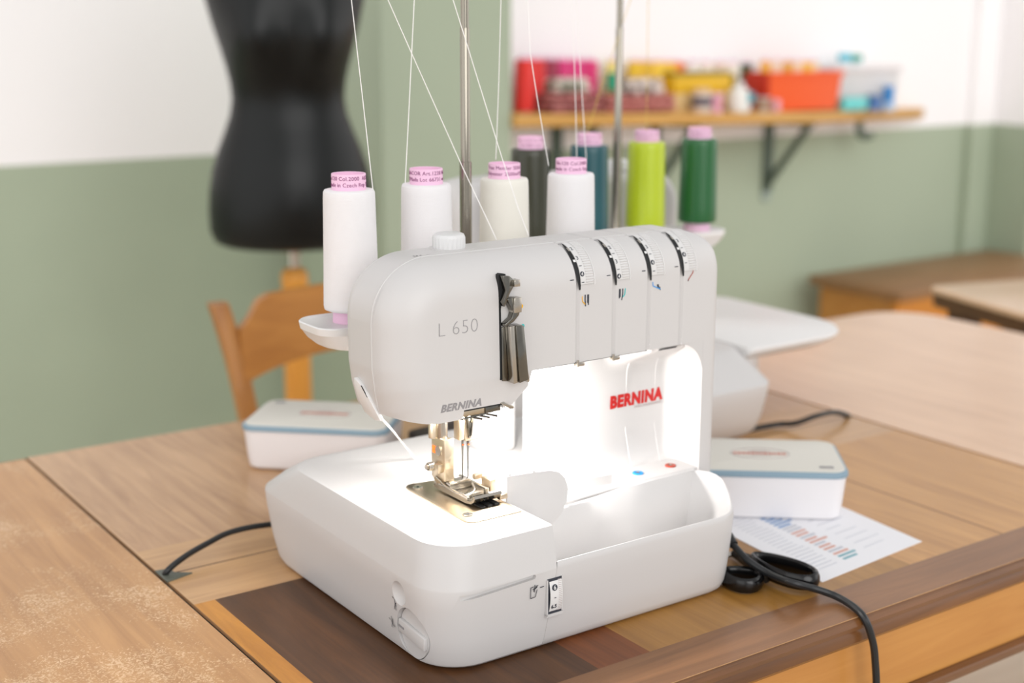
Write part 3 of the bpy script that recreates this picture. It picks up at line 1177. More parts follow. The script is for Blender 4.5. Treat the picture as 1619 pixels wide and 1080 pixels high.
obj('lever_tip', box(0.1070, 0.1152, 0.0250, 0.034, 0.3020, 0.3155, 0.0006), M_STEEL, tl2)
tl3 = obj('take_up_cover', prism([(0.1025, 0.2905), (0.1078, 0.2905), (0.1118, 0.2378), (0.1068, 0.2372)], 0.0250, HF, 1, 0.0004), M_STEEL, mach)
obj('cover_face', prism([(0.1080, 0.2905), (0.1165, 0.2900), (0.1222, 0.2395), (0.1122, 0.2376)], 0.0235, HF, 1, 0.0004), M_CHROME, tl3)  # dark front face of the bar, its shading put into the metal colour
obj('cover_back', prism([(0.0990, 0.2880), (0.1024, 0.2895), (0.1066, 0.2380), (0.1002, 0.2390)], 0.0335, HF, 1, 0.0003), M_CHROME, tl3)
obj('cover_spring', prism([(0.1195, 0.2700), (0.1215, 0.2620), (0.1265, 0.2360), (0.1250, 0.2350), (0.1205, 0.2420)], 0.028, 0.033, 1, 0.0004), M_STEEL, tl3)
for (dx, dz, m) in ((0.1215, 0.3050, M_YELLOWDOT), (0.1232, 0.2865, M_TEALDOT)):
    obj('colour_dot', on_plane(disc(0.0020), (dx, HF - 0.0001, dz), (1, 0, 0), (0, 0, 1)), m, mach, sharp=0)

# thread cutter tab on the head's left flank
tab = [(0.1010, 0.2450), (0.0930, 0.2405), (0.0850, 0.2310), (0.0780, 0.2190), (0.0735, 0.2090), (0.0850, 0.2070), (0.1010, 0.2110), (0.1060, 0.2230), (0.1055, 0.2380)]


def lean(vf):
    return [(p[0] + max(0, 0.2440 - p[2]) * 0.30, p[1], p[2]) for p in vf[0]], vf[1]


tc_ = obj('thread_cutter', lean(prism(tab, -0.0140, -0.0095, 0, 0.0008)), M_WHITE2, mach)
obj('cutter_blade', lean(prism([(0.0905, 0.2395), (0.0850, 0.2295), (0.0856, 0.2292), (0.0911, 0.2392)], -0.0143, -0.0135, 0)), M_BLACKGAP, tc_, sharp=0)

# needle area
obj('notch_edge', box(0.0628, 0.1045, 0.0400, 0.0470, 0.2150, 0.2164), M_BLACKGAP, mach, sharp=0)
ng = obj('needle_guard', box(0.0640, 0.0880, 0.0440, 0.0460, 0.2085, 0.2148, 0.0005), M_PLATE, mach)
obj('guard_end', box(0.0882, 0.1045, 0.0430, 0.0460, 0.2085, 0.2148, 0.0005), M_CHROME, ng)
obj('guard_lever', prism([(0.1010, 0.2172), (0.1050, 0.2180), (0.1165, 0.2120), (0.1160, 0.2098), (0.1110, 0.2102)], 0.0385, 0.0410, 1, 0.0005), M_STEEL, mach)
fg = []
for k in range(3):
    xx = 0.0735 + 0.0085 * k
    fg.append(tube([(xx, 0.046, 0.2072), (xx + 0.0085, 0.039, 0.2052)], 0.0009, 8))
fg.append(tube([(0.0615, 0.043, 0.2072), (0.0900, 0.045, 0.2080)], 0.0011, 8))
obj('thread_fingers', merge(*fg), M_CHROME, mach)
pb = obj('presser_bar', lathe([(0.0050, 0.150), (0.0050, 0.222)], 20, (0.0850, 0.1120, 0)), M_STEEL, mach)
ankle = obj('presser_foot', prism([(0.1005, 0.1700), (0.1240, 0.1680), (0.1250, 0.1290), (0.1150, 0.1215), (0.1000, 0.1290)], 0.0800, 0.0905, 0, 0.0008), M_PLATE, mach)
obj('foot_screw', cylx(0.0782, 0.0805, 0.1100, 0.1575, 0.0048, 24), M_STEEL, ankle)
obj('foot_mark', box(0.0794, 0.0803, 0.1175, 0.1215, 0.1530, 0.1600), M_ORANGE, ankle, sharp=0)
obj('clamp_lug', lathe([(0.0050, 0.168), (0.0050, 0.180), (0.0038, 0.183), (0.0012, 0.1840)], 18, (0.0800, 0.1200, 0)), M_PLATE, ankle)
obj('foot_spring', merge(*[tube([(0.0780 - 0.0016 * k, 0.1190 + 0.0038 * math.cos(2 * PI * q / 16), 0.1400 + 0.0038 * math.sin(2 * PI * q / 16)) for q in range(16)], 0.0007, 6, True) for k in range(4)] + [cylx(0.0705, 0.0800, 0.1190, 0.1400, 0.0027, 16)]), M_STEEL, ankle)
obj('side_block', box(0.0745, 0.0800, 0.1030, 0.1110, 0.1370, 0.1455, 0.0006), M_PLATE, ankle)
# sole with a turned-up toe, built along its length
sole = []
for (yy, zz) in ((0.1200, 0.1185), (0.1000, 0.1180), (0.0800, 0.1180), (0.0640, 0.1182), (0.0560, 0.1195), (0.0510, 0.1225), (0.0490, 0.1262)):
    sole.append((yy, zz))
V, F = [], []
for (yy, zz) in sole:
    V += [(0.0800, yy, zz), (0.1100, yy, zz), (0.1100, yy + 0.0012, zz + 0.0024), (0.0800, yy + 0.0012, zz + 0.0024)]
for k in range(len(sole) - 1):
    a = 4 * k
    for q in range(4):
        F.append((a + q, a + (q + 1) % 4, a + 4 + (q + 1) % 4, a + 4 + q))
F += [(0, 1, 2, 3), tuple(4 * (len(sole) - 1) + q for q in (3, 2, 1, 0))]
obj('foot_sole', (V, F), M_STEEL, ankle, sharp=50)
obj('foot_rail', merge(box(0.0800, 0.0830, 0.0620, 0.1200, 0.1200, 0.1245, 0.0006), box(0.1065, 0.1100, 0.0700, 0.1190, 0.1200, 0.1260, 0.0006), box(0.0830, 0.1065, 0.0960, 0.1060, 0.1205, 0.1285, 0.0008), box(0.0860, 0.1040, 0.0700, 0.0760, 0.1205, 0.1240, 0.0006)), M_STEEL, ankle)
obj('blade_guard', merge(box(0.1110, 0.1180, 0.0700, 0.0850, 0.1210, 0.1330, 0.0008), box(0.1060, 0.1150, 0.0880, 0.0930, 0.1290, 0.1340, 0.0006), box(0.1100, 0.1190, 0.0520, 0.0610, 0.1185, 0.1235, 0.0008)), M_PLATE, ankle)
obj('foot_wire', tube(smooth_path([(0.0795, 0.1150, 0.1300), (0.0785, 0.0980, 0.1262), (0.0790, 0.0800, 0.1240), (0.0850, 0.0700, 0.1235), (0.0960, 0.0740, 0.1250), (0.1010, 0.0850, 0.1280)], 6), 0.0009, 8), M_STEEL, ankle)
clamp = obj('needle_clamp', merge(box(0.0975, 0.1035, 0.1020, 0.1120, 0.1660, 0.1920, 0.0006), prism([(0.1035, 0.1940), (0.1160, 0.1940), (0.1125, 0.1640), (0.1050, 0.1640)], 0.1030, 0.1120, 1, 0.0006)), M_PLATE, mach)
obj('clamp_fork', merge(prism([(0.1050, 0.1930), (0.1075, 0.1930), (0.1095, 0.1680), (0.1080, 0.1670)], 0.1005, 0.1030, 1), prism([(0.1140, 0.1930), (0.1125, 0.1930), (0.1095, 0.1690), (0.1105, 0.1680)], 0.1005, 0.1030, 1), box(0.1065, 0.1110, 0.1010, 0.1030, 0.1770, 0.1820)), M_CHROME, clamp)
obj('clamp_screw', tube([(0.1085, 0.1000, 0.1655), (0.1190, 0.0960, 0.1680)], [0.0022, 0.0016], 10), M_STEEL, clamp)
for k in range(2):
    nx = 0.1040 + 0.0048 * k
    nd = obj('needle', lathe([(0.0002, 0.1215), (0.0007, 0.1270), (0.0009, 0.1560), (0.0012, 0.1590), (0.0012, 0.1680)], 10, (nx, 0.1065 - 0.002 * k, 0)), M_CHROME, mach)
    obj('needle_mark', box(nx - 0.0010, nx + 0.0010, 0.1048 - 0.002 * k, 0.1056 - 0.002 * k, 0.1596, 0.1606), M_ORANGE, nd, sharp=0)
npo = [(0.0640, 0.0230), (0.0605, 0.0242), (0.0575, 0.0270), (0.0562, 0.0310), (0.0585, 0.1340), (0.0600, 0.1395), (0.0640, 0.1440), (0.0700, 0.1450), (0.1150, 0.1380), (0.1150, 0.0235), (0.1130, 0.0222)]
plate = obj('needle_plate', prism(npo, 0.1150, 0.1164, 2, 0.0004), M_PLATE, mach)
for (sx, sy) in ((0.0682, 0.1310), (0.0672, 0.0415)):
    ss = obj('plate_screw', lathe([(0.0048, 0), (0.0048, 0.0006), (0.0040, 0.0011), (0.002, 0.0011)], 24, (sx, sy, 0.1164)), M_STEEL, plate)
    obj('screw_socket', lathe([(0.0014, 0), (0.0014, 0.0002)], 8, (sx, sy, 0.1175)), M_BLACKGAP, ss)
obj('feed_dog', merge(*[box(0.0860 + 0.0075 * k, 0.0910 + 0.0075 * k, 0.0470, 0.0680, 0.1165, 0.1180 + 0.0004 * k, 0.0004) for k in range(3)]), M_BLACKGAP, plate)

# sewing lamp under the head, right of the needles
obj('lamp_lens', box(0.112, 0.131, 0.079, 0.093, 0.2010, 0.2118, 0.003, 3), M_LENS, mach)
ld = bpy.data.lights.new('sewing_lamp', 'POINT')
ld.shadow_soft_size = 0.008
ld.energy = 1.8
ld.color = (1.0, 0.97, 0.94)
lo_ = bpy.data.objects.new('sewing_lamp', ld)
COL.objects.link(lo_)
lo_.parent = mach
lo_.location = (0.1290, 0.0760, 0.1880)
ld2 = ld.copy()
ld2.energy = 0.55
lo2 = bpy.data.objects.new('sewing_lamp', ld2)
COL.objects.link(lo2)
lo2.parent = mach
lo2.location = (0.0230, 0.0980, 0.2000)
obj('lamp_lens', box(0.012, 0.034, 0.090, 0.106, 0.2075, 0.2120, 0.002), M_LENS, mach)
obj('bed_thread', tube(smooth_path([(-0.0040, 0.0760, 0.2140), (0.0340, 0.1180, 0.1830), (0.0740, 0.1660, 0.1500), (0.1130, 0.2110, 0.1162)], 5), 0.0010, 6), M_THREAD_W, mach)

# thread stand behind the arm
ST_X, ST_Y, ST_Z = 0.170, 0.200, 0.274
sr = []
for (z, i) in ((-0.026, 0.030), (-0.0255, 0.022), (-0.022, 0.013), (-0.015, 0.006), (-0.0075, 0.0018), (-0.007, 0.0010), (-0.0005, 0.0), (0.0006, 0.001), (0.0006, 0.0025), (-0.0015, 0.0055)):
    sr.append([(x, y, ST_Z + z) for (x, y) in rrect(ST_X - 0.179 + i * 1.1, ST_X + 0.179 - i * 1.1, ST_Y - 0.036 + i * 0.5, ST_Y + 0.036 - i * 0.5, 0.022, 8)])
stand = obj('thread_stand', rings(sr), M_WHITE2, mach, sharp=35)
obj('stand_column', box(ST_X + 0.012, ST_X + 0.05, ST_Y - 0.02, ST_Y + 0.02, 0.114, ST_Z - 0.02, 0.006), M_WHITE, stand)
pole = obj('thread_pole', lathe([(0.0060, ST_Z - 0.004), (0.0060, 0.418), (0.0056, 0.4185)], 24, (ST_X, ST_Y, 0)), M_POLE, mach)
obj('pole_tube', lathe([(0.0048, 0.418), (0.0048, 0.548), (0.0045, 0.5485)], 24, (ST_X, ST_Y, 0)), M_POLE, pole)
obj('pole_tube', lathe([(0.0040, 0.548), (0.0040, 0.676)], 24, (ST_X, ST_Y, 0)), M_POLE, pole)
obj('guide_bar', box(ST_X - 0.15, ST_X + 0.15, ST_Y - 0.004, ST_Y + 0.004, 0.672, 0.680, 0.002), M_STEEL, pole)

# ------------------------------------------------------------------ second machine, back to back
X2, Y2 = 0.748, 0.660
m2 = copy_tree(mach)
m2.location = (X2, Y2, TZ)
m2.rotation_euler = (0, 0, PI)
m2['label'] = 'white overlock machine turned away behind the coloured thread cones'
for m_ in (mach, m2):
    m_['group'] = 'overlock machines set back to back'
et = []
for (z, i) in ((0.092, 0.030), (0.096, 0.014), (0.103, 0.004), (0.110, 0.0), (0.1135, 0.001), (0.115, 0.004)):
    et.append([(x, y, z) for (x, y) in rrect(0.752 + i * 0.1, 0.985 - i, 0.372 + i, 0.700 - i, [0.09, 0.05, 0.01, 0.01], 10)])
ext = thing('extension_table', 'white rounded slide-on sewing table reaching out over the wooden table at right', 'extension table', (0, 0, TZ))
obj('table_plate', rings(et), M_WHITE2, ext, sharp=35)
obj('support_leg', box(0.90, 0.92, 0.52, 0.54, 0.0, 0.095, 0.003), M_WHITE2, ext)
obj('hinge_block', box(0.757, 0.785, 0.392, 0.41, 0.085, 0.0955, 0.004), M_WHITE2, ext)

# ------------------------------------------------------------------ thread cones
R_CORE = 0.0163


def core_vf():
    return lathe([(0.0185, 0), (0.0178, 0.013), (0.0165, 0.03), (0.0160, 0.10), (R_CORE, 0.1255), (R_CORE, 0.1415), (0.0160, 0.1422), (0.0146, 0.1418), (0.0143, 0.1300)], 40)


WIND = [(0.0150, 0.0128), (0.0240, 0.0118), (0.0262, 0.0128), (0.0268, 0.016), (0.0264, 0.035), (0.0258, 0.06), (0.0252, 0.09), (0.0247, 0.118), (0.0244, 0.1245), (0.0232, 0.1268), (0.0200, 0.1274), (0.0155, 0.1268)]


def make_cone(label, winding, lines, x, y, z, group):
    t = thing('thread_cone', label, 'thread cone', (x, y, z), 0, group)
    c = obj('core', core_vf(), M_PINK, t)
    obj('thread_winding', lathe(WIND, 48), winding, t, sharp=60)
    if lines:
        ang = math.atan2(CAMP[1] - y, CAMP[0] - x)
        parts = []
        for k, s in enumerate(lines):
            vf = text_vf(s, 0.0057, 0.0, 0, 'CENTER', 1.05)
            parts.append(([((R_CORE + 0.0001 + p[2]) * math.cos(ang + p[0] * 0.92 / R_CORE), (R_CORE + 0.0001 + p[2]) * math.sin(ang + p[0] * 0.92 / R_CORE), 0.1366 - 0.0060 * k + p[1] * 0.92) for p in vf[0]], vf[1]))
        obj('printed_lettering', merge(*parts), M_PURPLE, c, sharp=0)
    return t


Y_WH = yarn('white_thread_winding', (234, 232, 233), 0.7)
Y_CR = yarn('ivory_thread_winding', (232, 229, 219), 0.7)
Y_OL = yarn('olive_thread_winding', (44, 46, 28), 0.3, 0.0, 0.6, 0.08)
Y_TE = yarn('teal_thread_winding', (8, 76, 84), 0.3, 0.0, 0.6, 0.08)
Y_LI = yarn('lime_thread_winding', (180, 200, 30), 0.3, 0.0, 0.6, 0.08)
Y_GR = yarn('green_thread_winding', (22, 94, 44), 0.3, 0.0, 0.6, 0.08)
XS1 = [0.0385, 0.1240, 0.2170, 0.3025]
zc = TZ + ST_Z - 0.0015
G1 = 'white cones on the front machine'
make_cone('bright white thread cone at the far left end of the thread stand', Y_WH, ['o.120 Col.2000  ART', 'made in Czech Rep 12'], XS1[0], ST_Y, zc, G1)
make_cone('white thread cone just left of the chrome pole in front', Y_WH, ['SERACOR Art.1228 No.1', 'ITMada Lot 66731 we'], XS1[1], ST_Y, zc, G1)
make_cone('ivory white thread cone just right of the chrome pole in front', Y_CR, ['True Mettler SERA', 'Polyester 2500m/27'], XS1[2], ST_Y, zc, G1)
make_cone('white thread cone standing between the dark olive and teal cones', Y_WH, ['No.120 Col.2000', 'made in Czech Rep'], XS1[3], ST_Y, zc, G1)
XS2 = [X2 - a for a in (0.3110, 0.2170, 0.1190, 0.0240)]
G2 = 'coloured cones on the rear machine'
for nm, mt, xx in (('dark olive', Y_OL, XS2[0]), ('deep teal', Y_TE, XS2[1]), ('lime yellow green', Y_LI, XS2[2]), ('dark green', Y_GR, XS2[3])):
    make_cone(nm + ' thread cone with a pink core on the rear thread stand', mt, ['Art.1228 No.120', 'Col.0853 Lot'], xx, Y2 - ST_Y, zc, G2)

# threads strung to the guides
T_WH = M_THREAD_W
T_YE = mat('yellow_sewing_thread', (214, 186, 90), 0.6)
GT = 'threads strung up to the guide bars'


def strand(label, pts, m=T_WH, r=0.00042):
    q = [P3(*p) for p in pts]
    # carry on straight to the guide bar above the frame
    d = (q[0] - q[1])
    q = [q[0] + d * ((0.672 - q[0].z) / d.z)] + q
    b = q[-1]
    o = obj('sewing_thread', tube([p - b for p in q], r, 6), m, None, (b.x, b.y, b.z + TZ))
    tag(o, label, 'thread', GT)


strand('white thread rising from the right edge of the leftmost white cone', [(555.6, 0, 1, 0.19), (568, 109, 1, 0.185), (589.5, 299, 1, 0.1800)])
strand('white thread rising from the left edge of the cone left of the pole', [(655, 0, 1, 0.2), (645.6, 193, 1, 0.19), (640.6, 290, 1, 0.1862)])
strand('white thread slanting down across the chrome pole to the arm top', [(613.5, 0, 1, 0.17), (650.5, 83.6, 1, 0.165), (732.5, 267, 1, 0.155), (769.5, 345.6, 1, 0.145), (785, 379, 1, 0.13)])
strand('white thread crossing the pole and passing in front of the ivory cone', [(716.4, 0, 1, 0.17), (740.4, 77, 1, 0.165), (793.5, 249, 1, 0.155), (820, 331, 1, 0.145), (836, 373, 1, 0.13)])
strand('white thread rising upright from the back of the ivory cone', [(792, 0, 1, 0.21), (788.7, 128.6, 1, 0.21), (784, 252, 1, 0.21)])
strand('white thread falling to the left edge of the white cone beside olive', [(836.5, 40, 1, 0.2), (838.3, 84, 1, 0.195), (850.6, 163, 1, 0.19), (867.5, 262, 1, 0.187)])
strand('white thread dropping behind the pink core of the fourth white cone, left one', [(905, 0, 1, 0.26), (910, 163, 1, 0.26), (912, 252, 1, 0.26)])
strand('white thread dropping behind the pink core of the fourth white cone, right one', [(911.5, 0, 1, 0.26), (921, 163, 1, 0.26), (927, 252, 1, 0.26)])
strand('yellow thread rising from the lime cone beside the rear pole', [(1024, 60, 1, 0.455), (1022, 205, 1, 0.452), (1022, 229, 1, 0.4525)], T_YE)
strand('yellow thread slanting up from the teal cone', [(960, 110, 1, 0.455), (948, 146, 1, 0.453), (927, 216, 1, 0.4525)], T_YE)

# ------------------------------------------------------------------ storage boxes
M_BOX = mat('white_box_plastic', (236, 234, 236), 0.4)
M_LID = mat('cream_lid', (216, 213, 204), 0.45)
M_RIM = mat('blue_grey_lid_rim', (134, 160, 176), 0.45)
M_BOXRED = mat('faded_red_print', (206, 136, 120), 0.6)


def storage_box(label, x, y, a, flip=False):
    t = thing('storage_box', label, 'box', (x, y, TZ), a, 'white plastic accessory boxes')
    W, D, H = 0.19, 0.125, 0.053
    rr = []
    for (z, i) in ((0, 0.012), (0.001, 0.0095), (0.004, 0.0065), (0.02, 0.0045), (H, 0.002)):
        rr.append([(px, py, z) for px, py in rrect(-W / 2 + i, W / 2 - i, -D / 2 + i, D / 2 - i, 0.016, 6)])
    obj('box_body', rings(rr), M_BOX, t)
    rr = []
    for (z, i) in ((H, 0.003), (H, 0.0), (H + 0.0045, 0.0), (H + 0.0055, 0.0005), (H + 0.0065, 0.002), (H + 0.0065, 0.0035)):
        rr.append([(px, py, z) for px, py in rrect(-W / 2 + i, W / 2 - i, -D / 2 + i, D / 2 - i, 0.018, 6)])
    obj('lid_rim', rings(rr), M_RIM, t)
    rr = []
    for (z, i) in ((H + 0.006, 0.0035), (H + 0.0078, 0.0038), (H + 0.0086, 0.0055)):
        rr.append([(px, py, z) for px, py in rrect(-W / 2 + i, W / 2 - i, -D / 2 + i, D / 2 - i, 0.016, 6)])
    lid = obj('lid', rings(rr), M_LID, t)
    zt = H + 0.0088
    s = -1 if flip else 1
    m = []
    # a worn, unreadable line of printed letters: small blocks of uneven width
    rnd = random.Random(3)
    xx = -0.031
    while xx < 0.030:
        wd = rnd.uniform(0.003, 0.0052)
        m.append(box(xx, xx + wd, -0.004, 0.004, zt, zt + 0.0002))
        xx += wd + 0.0012
    obj('lid_print', merge(*m), M_BOXRED, lid, sharp=0)
    gm = [tube([(0.034 * math.cos(q), 0.020 * math.sin(q) + 0.0, zt + 0.0001) for q in [2 * PI * k / 40 for k in range(40)]], 0.0005, 4, True)]
    gm += [box(-0.010, 0.010, 0.009, 0.0105, zt, zt + 0.0002), box(-0.014, 0.014, 0.0065, 0.0075, zt, zt + 0.0002), box(-0.012, 0.012, -0.010, -0.0085, zt, zt + 0.0002)]
    obj('lid_emblem', merge(*gm), M_PALEMARK, lid, sharp=0)
    obj('lid_stamp', box(s * -0.080, s * -0.066, s * 0.040, s * 0.048, zt, zt + 0.0002) if not flip else box(0.062, 0.078, -0.050, -0.043, zt, zt + 0.0002), M_GREYMARK, lid, sharp=0)
    return t


def placed(corner, a, left=True):
    """centre of a box from the table-plane spot of its front corner"""
    W, D = 0.19, 0.125
    u = Vector((math.cos(a), math.sin(a)))
    v = Vector((-math.sin(a), math.cos(a)))
    c = Vector(corner) + v * (D / 2) + (u * (W / 2) if left else -u * (W / 2))
    return c.x, c.y


a1 = math.radians(-43)
bx, by = placed((0.088, 0.602), a1, True)
storage_box('white plastic box with cream lid in front of the wooden chair', bx, by, a1)
a2 = math.radians(-39)
bx, by = placed((0.577, 0.034), a2, False)
storage_box('white plastic box with cream lid sitting on the printed paper sheet', bx, by, a2, True)

# ------------------------------------------------------------------ printed sheet
M_PAPER = mat('white_paper', (240, 240, 244), 0.7)
sh = thing('printed_sheet', 'white sheet printed with coloured rows lying partly under the right storage box', 'paper', (0.4275, -0.064, TZ))
pu = Vector((0.1735, 0.015, 0)).normalized()
pv = Vector((-pu.y, pu.x, 0))
pv = Vector((0.10, 0.99, 0)).normalized()
PW, PH = 0.175, 0.250


def sheet(u0, u1, v0, v1, z0, z1):
    V, F = box(u0, u1, v0, v1, z0, z1)
    return [tuple(pu * p[0] + pv * p[1] + Vector((0, 0, p[2]))) for p in V], F


obj('paper', sheet(0, PW, 0, PH, 0.0, 0.0006), M_PAPER, sh, sharp=0)
rnd = random.Random(11)
rows = {'blue': [], 'red': [], 'grey': [], 'teal': []}
for k in range(22):
    v0 = 0.022 + 0.0075 * k
    ln = rnd.uniform(0.018, 0.030)
    kind = 'teal' if k < 2 else ('red' if k < 13 and k % 3 else ('grey' if k < 14 else 'blue'))
    rows[kind].append(sheet(0.062, 0.062 + ln, v0, v0 + 0.004, 0.0006, 0.0008))
    rows['grey'].append(sheet(0.020, 0.020 + rnd.uniform(0.026, 0.032), v0, v0 + 0.0012, 0.0006, 0.0008))
    if k % 2:
        rows['grey'].append(sheet(0.105, 0.105 + rnd.uniform(0.02, 0.05), v0, v0 + 0.001, 0.0006, 0.0008))
for nm, c in (('blue', (110, 150, 196)), ('red', (214, 164, 150)), ('grey', (196, 198, 206)), ('teal', (130, 176, 186))):
    obj('printed_rows', merge(*rows[nm]), mat('print_' + nm, c, 0.7), sh, sharp=0)

# ------------------------------------------------------------------ scissors
scs = thing('scissors', 'black handled scissors lying at the right of the front machine', 'scissors', (0.3900, -0.0300, TZ))


def rel(p, z):
    q = P3(p[0], p[1], 2, z)
    return (q.x - 0.39, q.y + 0.03, q.z)


# rings drawn on the table plane around their measured centres


def loop(c, u, a, b, r, z, n=32):
    u = Vector(u).normalized()
    v = Vector((-u.y, u.x, 0))
    return [Vector(c) + u * (a * math.cos(2 * PI * k / n)) + v * (b * math.sin(2 * PI * k / n) * (1 + 0.25 * math.cos(2 * PI * k / n))) + Vector((0, 0, z)) for k in range(n)]


c1 = P3(1172, 916, 2, 0.008)
c2 = P3(1238, 903, 2, 0.011)
ctr = Vector((0.39, -0.03, 0))
d2 = (P3(1288, 918, 2, 0.01) - P3(1190, 882, 2, 0.01)).normalized()
d1 = (P3(1205, 922, 2, 0.01) - P3(1142, 905, 2, 0.01)).normalized()
L1 = (P3(1205, 922, 2, 0.008) - P3(1140, 908, 2, 0.008)).length / 2
L2 = (P3(1290, 919, 2, 0.01) - P3(1190, 881, 2, 0.01)).length / 2


def flat_tube(pts, r, zr, seg=10, closed=True):
    V, F = tube(pts, r, seg, closed)
    zc_ = sum(p[2] for p in V) / len(V)
    return [(p[0], p[1], zc_ + (p[2] - zc_) * zr) for p in V], F


obj('handle', flat_tube(loop(Vector((c1.x, c1.y, 0)) - ctr, d1, L1 - 0.003, 0.0155, 0, 0.0085), 0.0040, 2.0), M_SCISSOR, scs)
obj('handle', flat_tube(loop(Vector((c2.x, c2.y, 0)) - ctr, d2, L2 - 0.003, 0.0165, 0, 0.0120), 0.0042, 2.0), M_SCISSOR, scs)
hub = P3(1160, 876, 2, 0.008)
obj('handle_neck', merge(tube([Vector((hub.x, hub.y, 0.0085)) - ctr, Vector((c2.x, c2.y, 0.011)) - ctr - d2 * (L2 - 0.008)], [0.0045, 0.0055], 10), tube([Vector((hub.x, hub.y, 0.0070)) - ctr + Vector((0.004, 0.0, 0)), P3(1212, 915, 2, 0.007) - ctr], [0.0050, 0.0050], 10)), M_SCISSOR, scs)
tip = Vector((hub.x, hub.y, 0)) + (Vector((hub.x, hub.y, 0)) - Vector((c2.x, c2.y, 0))).normalized() * 0.11
for k in range(2):
    p0 = Vector((hub.x, hub.y, 0)) - ctr
    dr = (tip - Vector((hub.x, hub.y, 0))).normalized()
    nr = Vector((-dr.y, dr.x, 0))
    o_ = [p0 + nr * 0.008 * (1 if k else -0.3), p0 + nr * 0.008 * (0.3 if k else -1), p0 + dr * 0.045 + nr * (0.001 if k else -0.001)]
    obj('blade', prism([(q.x, q.y) for q in o_], 0.0035 + 0.0022 * k, 0.0055 + 0.0022 * k, 2), M_STEEL, scs, sharp=20)

# ------------------------------------------------------------------ cables


def cable(label, pts, r, m=M_CABLE, extra=None, name='power_cable'):
    q = smooth_path([Vector(p) for p in pts], 8)
    b = Vector((q[0].x, q[0].y, 0))
    t = thing(name, label, 'cable', (b.x, b.y, TZ))
    obj('cord', tube([p - b for p in q], r, 10), m, t)
    if extra:
        for nm, vf, mm in extra:
            obj(nm, move(vf, -b), mm, t)
    return t


RC = 0.0034
plug = tube([(0.3720, 0.030, 0.046), (0.3790, 0.0130, 0.040)], [0.006, 0.0075], 10)
# the front cord leaves a plug at the machine's side, runs over the scissors and hangs off the table edge
p_list = [P3(1150, 850, 1, 0.012), P3(1180, 884, 1, -0.02), P3(1215, 907, 1, -0.045), P3(1250, 921, 2, 0.020), P3(1288, 931, 2, 0.012), P3(1322, 943, 2, 0.0055), P3(1350, 960, 2, 0.0044), P3(1368, 980, 1, -0.148), P3(1380, 1015, 1, -0.1525), P3(1384, 1050, 1, -0.1535), P3(1386, 1100, 1, -0.1535), P3(1388, 1250, 1, -0.153)]
pp0, pp1 = p_list[0], p_list[1]
cable('black cable draped over the scissors and hanging off the table edge', p_list, 0.0036, extra=[('plug', tube([pp0 + (pp0 - pp1) * 0.35, pp0, pp0 + (pp1 - pp0) * 0.35], [0.0065, 0.0070, 0.0048], 10), M_CABLE)])
# left cord disappears into the table seam
p_list = [P3(440, 828, 2, 0.018), P3(400, 833, 2, 0.020), P3(360, 843, 2, 0.019), P3(330, 858, 2, 0.016), P3(300, 875, 2, 0.013), P3(275, 893, 2, 0.009), P3(262, 906, 2, 0.003), P3(258, 915, 2, -0.010)]
cable('black flat cable running from machine to the left table seam', p_list, 0.0032)
tp = P3(268, 909, 2, 0.0)
M_TAPE = mat('grey_tape', (92, 96, 86), 0.4, noise=0.5, nscale=400)
tag(obj('tape_patch', prism([(0, -0.018), (0.030, -0.010), (0.016, 0.0), (0.012, 0.014), (0.0, 0.016)], 0, 0.0016, 2), M_TAPE, None, (-0.1195, 0.331, TZ)), 'crumpled scrap of dark grey tape at the left table seam', 'tape')
# rear cord to the right seam
p_list = [P3(1150, 688, 2, 0.004), P3(1190, 678, 2, 0.005), P3(1230, 671, 2, 0.006), P3(1258, 669, 2, 0.010), P3(1290, 658, 2, 0.020), P3(1318, 652, 2, 0.016), P3(1338, 656, 2, 0.006), P3(1345, 662, 2, -0.012)]
cable('dark cable behind the right box, dipping into the right table seam', p_list, 0.0038)

# ------------------------------------------------------------------ unidentified dark object behind the machine, its form made up
M_DARKOBJ = mat('dark_brown_plastic', (44, 36, 28), 0.5)
fp = thing('dark_object', 'dark brown object with pale dots half hidden behind the front machine', 'object', (0.335, 0.485, TZ), math.radians(-8))
obj('object_body', prism([(-0.045, 0.0), (0.045, 0.0), (0.045, 0.018), (0.030, 0.040), (-0.045, 0.034)], -0.05, 0.05, 1, 0.005), M_DARKOBJ, fp)
for k in range(3):
    obj('pale_dot', lathe([(0.004, 0), (0.004, 0.002), (0.002, 0.003)], 14, (-0.03 + 0.022 * k, -0.02, 0.0350 + 0.0018 * k)), M_PALEMARK, fp)

# ------------------------------------------------------------------ chair
W_CHAIR = wood('honey_oak', (150, 92, 36), (196, 136, 66), 0, 5, 0.42, coat=0.1, seed=31)
W_CHAIRV = wood('honey_oak_upright', (142, 88, 38), (186, 130, 68), 2, 5, 0.42, coat=0.1, seed=33)
ch = thing('dining_chair', 'honey coloured wooden chair with a wide top rail behind the table', 'chair', (0.56, 1.02, 0), math.radians(-9))
# local frame: x along the back rail, y away from the table, z up
LEAN = 0.22


def back_pt(x, z):
    return (x, 0.13 + LEAN * (z - 0.70) + 0.10 * (x / 0.22) ** 2 * -0.25, z)


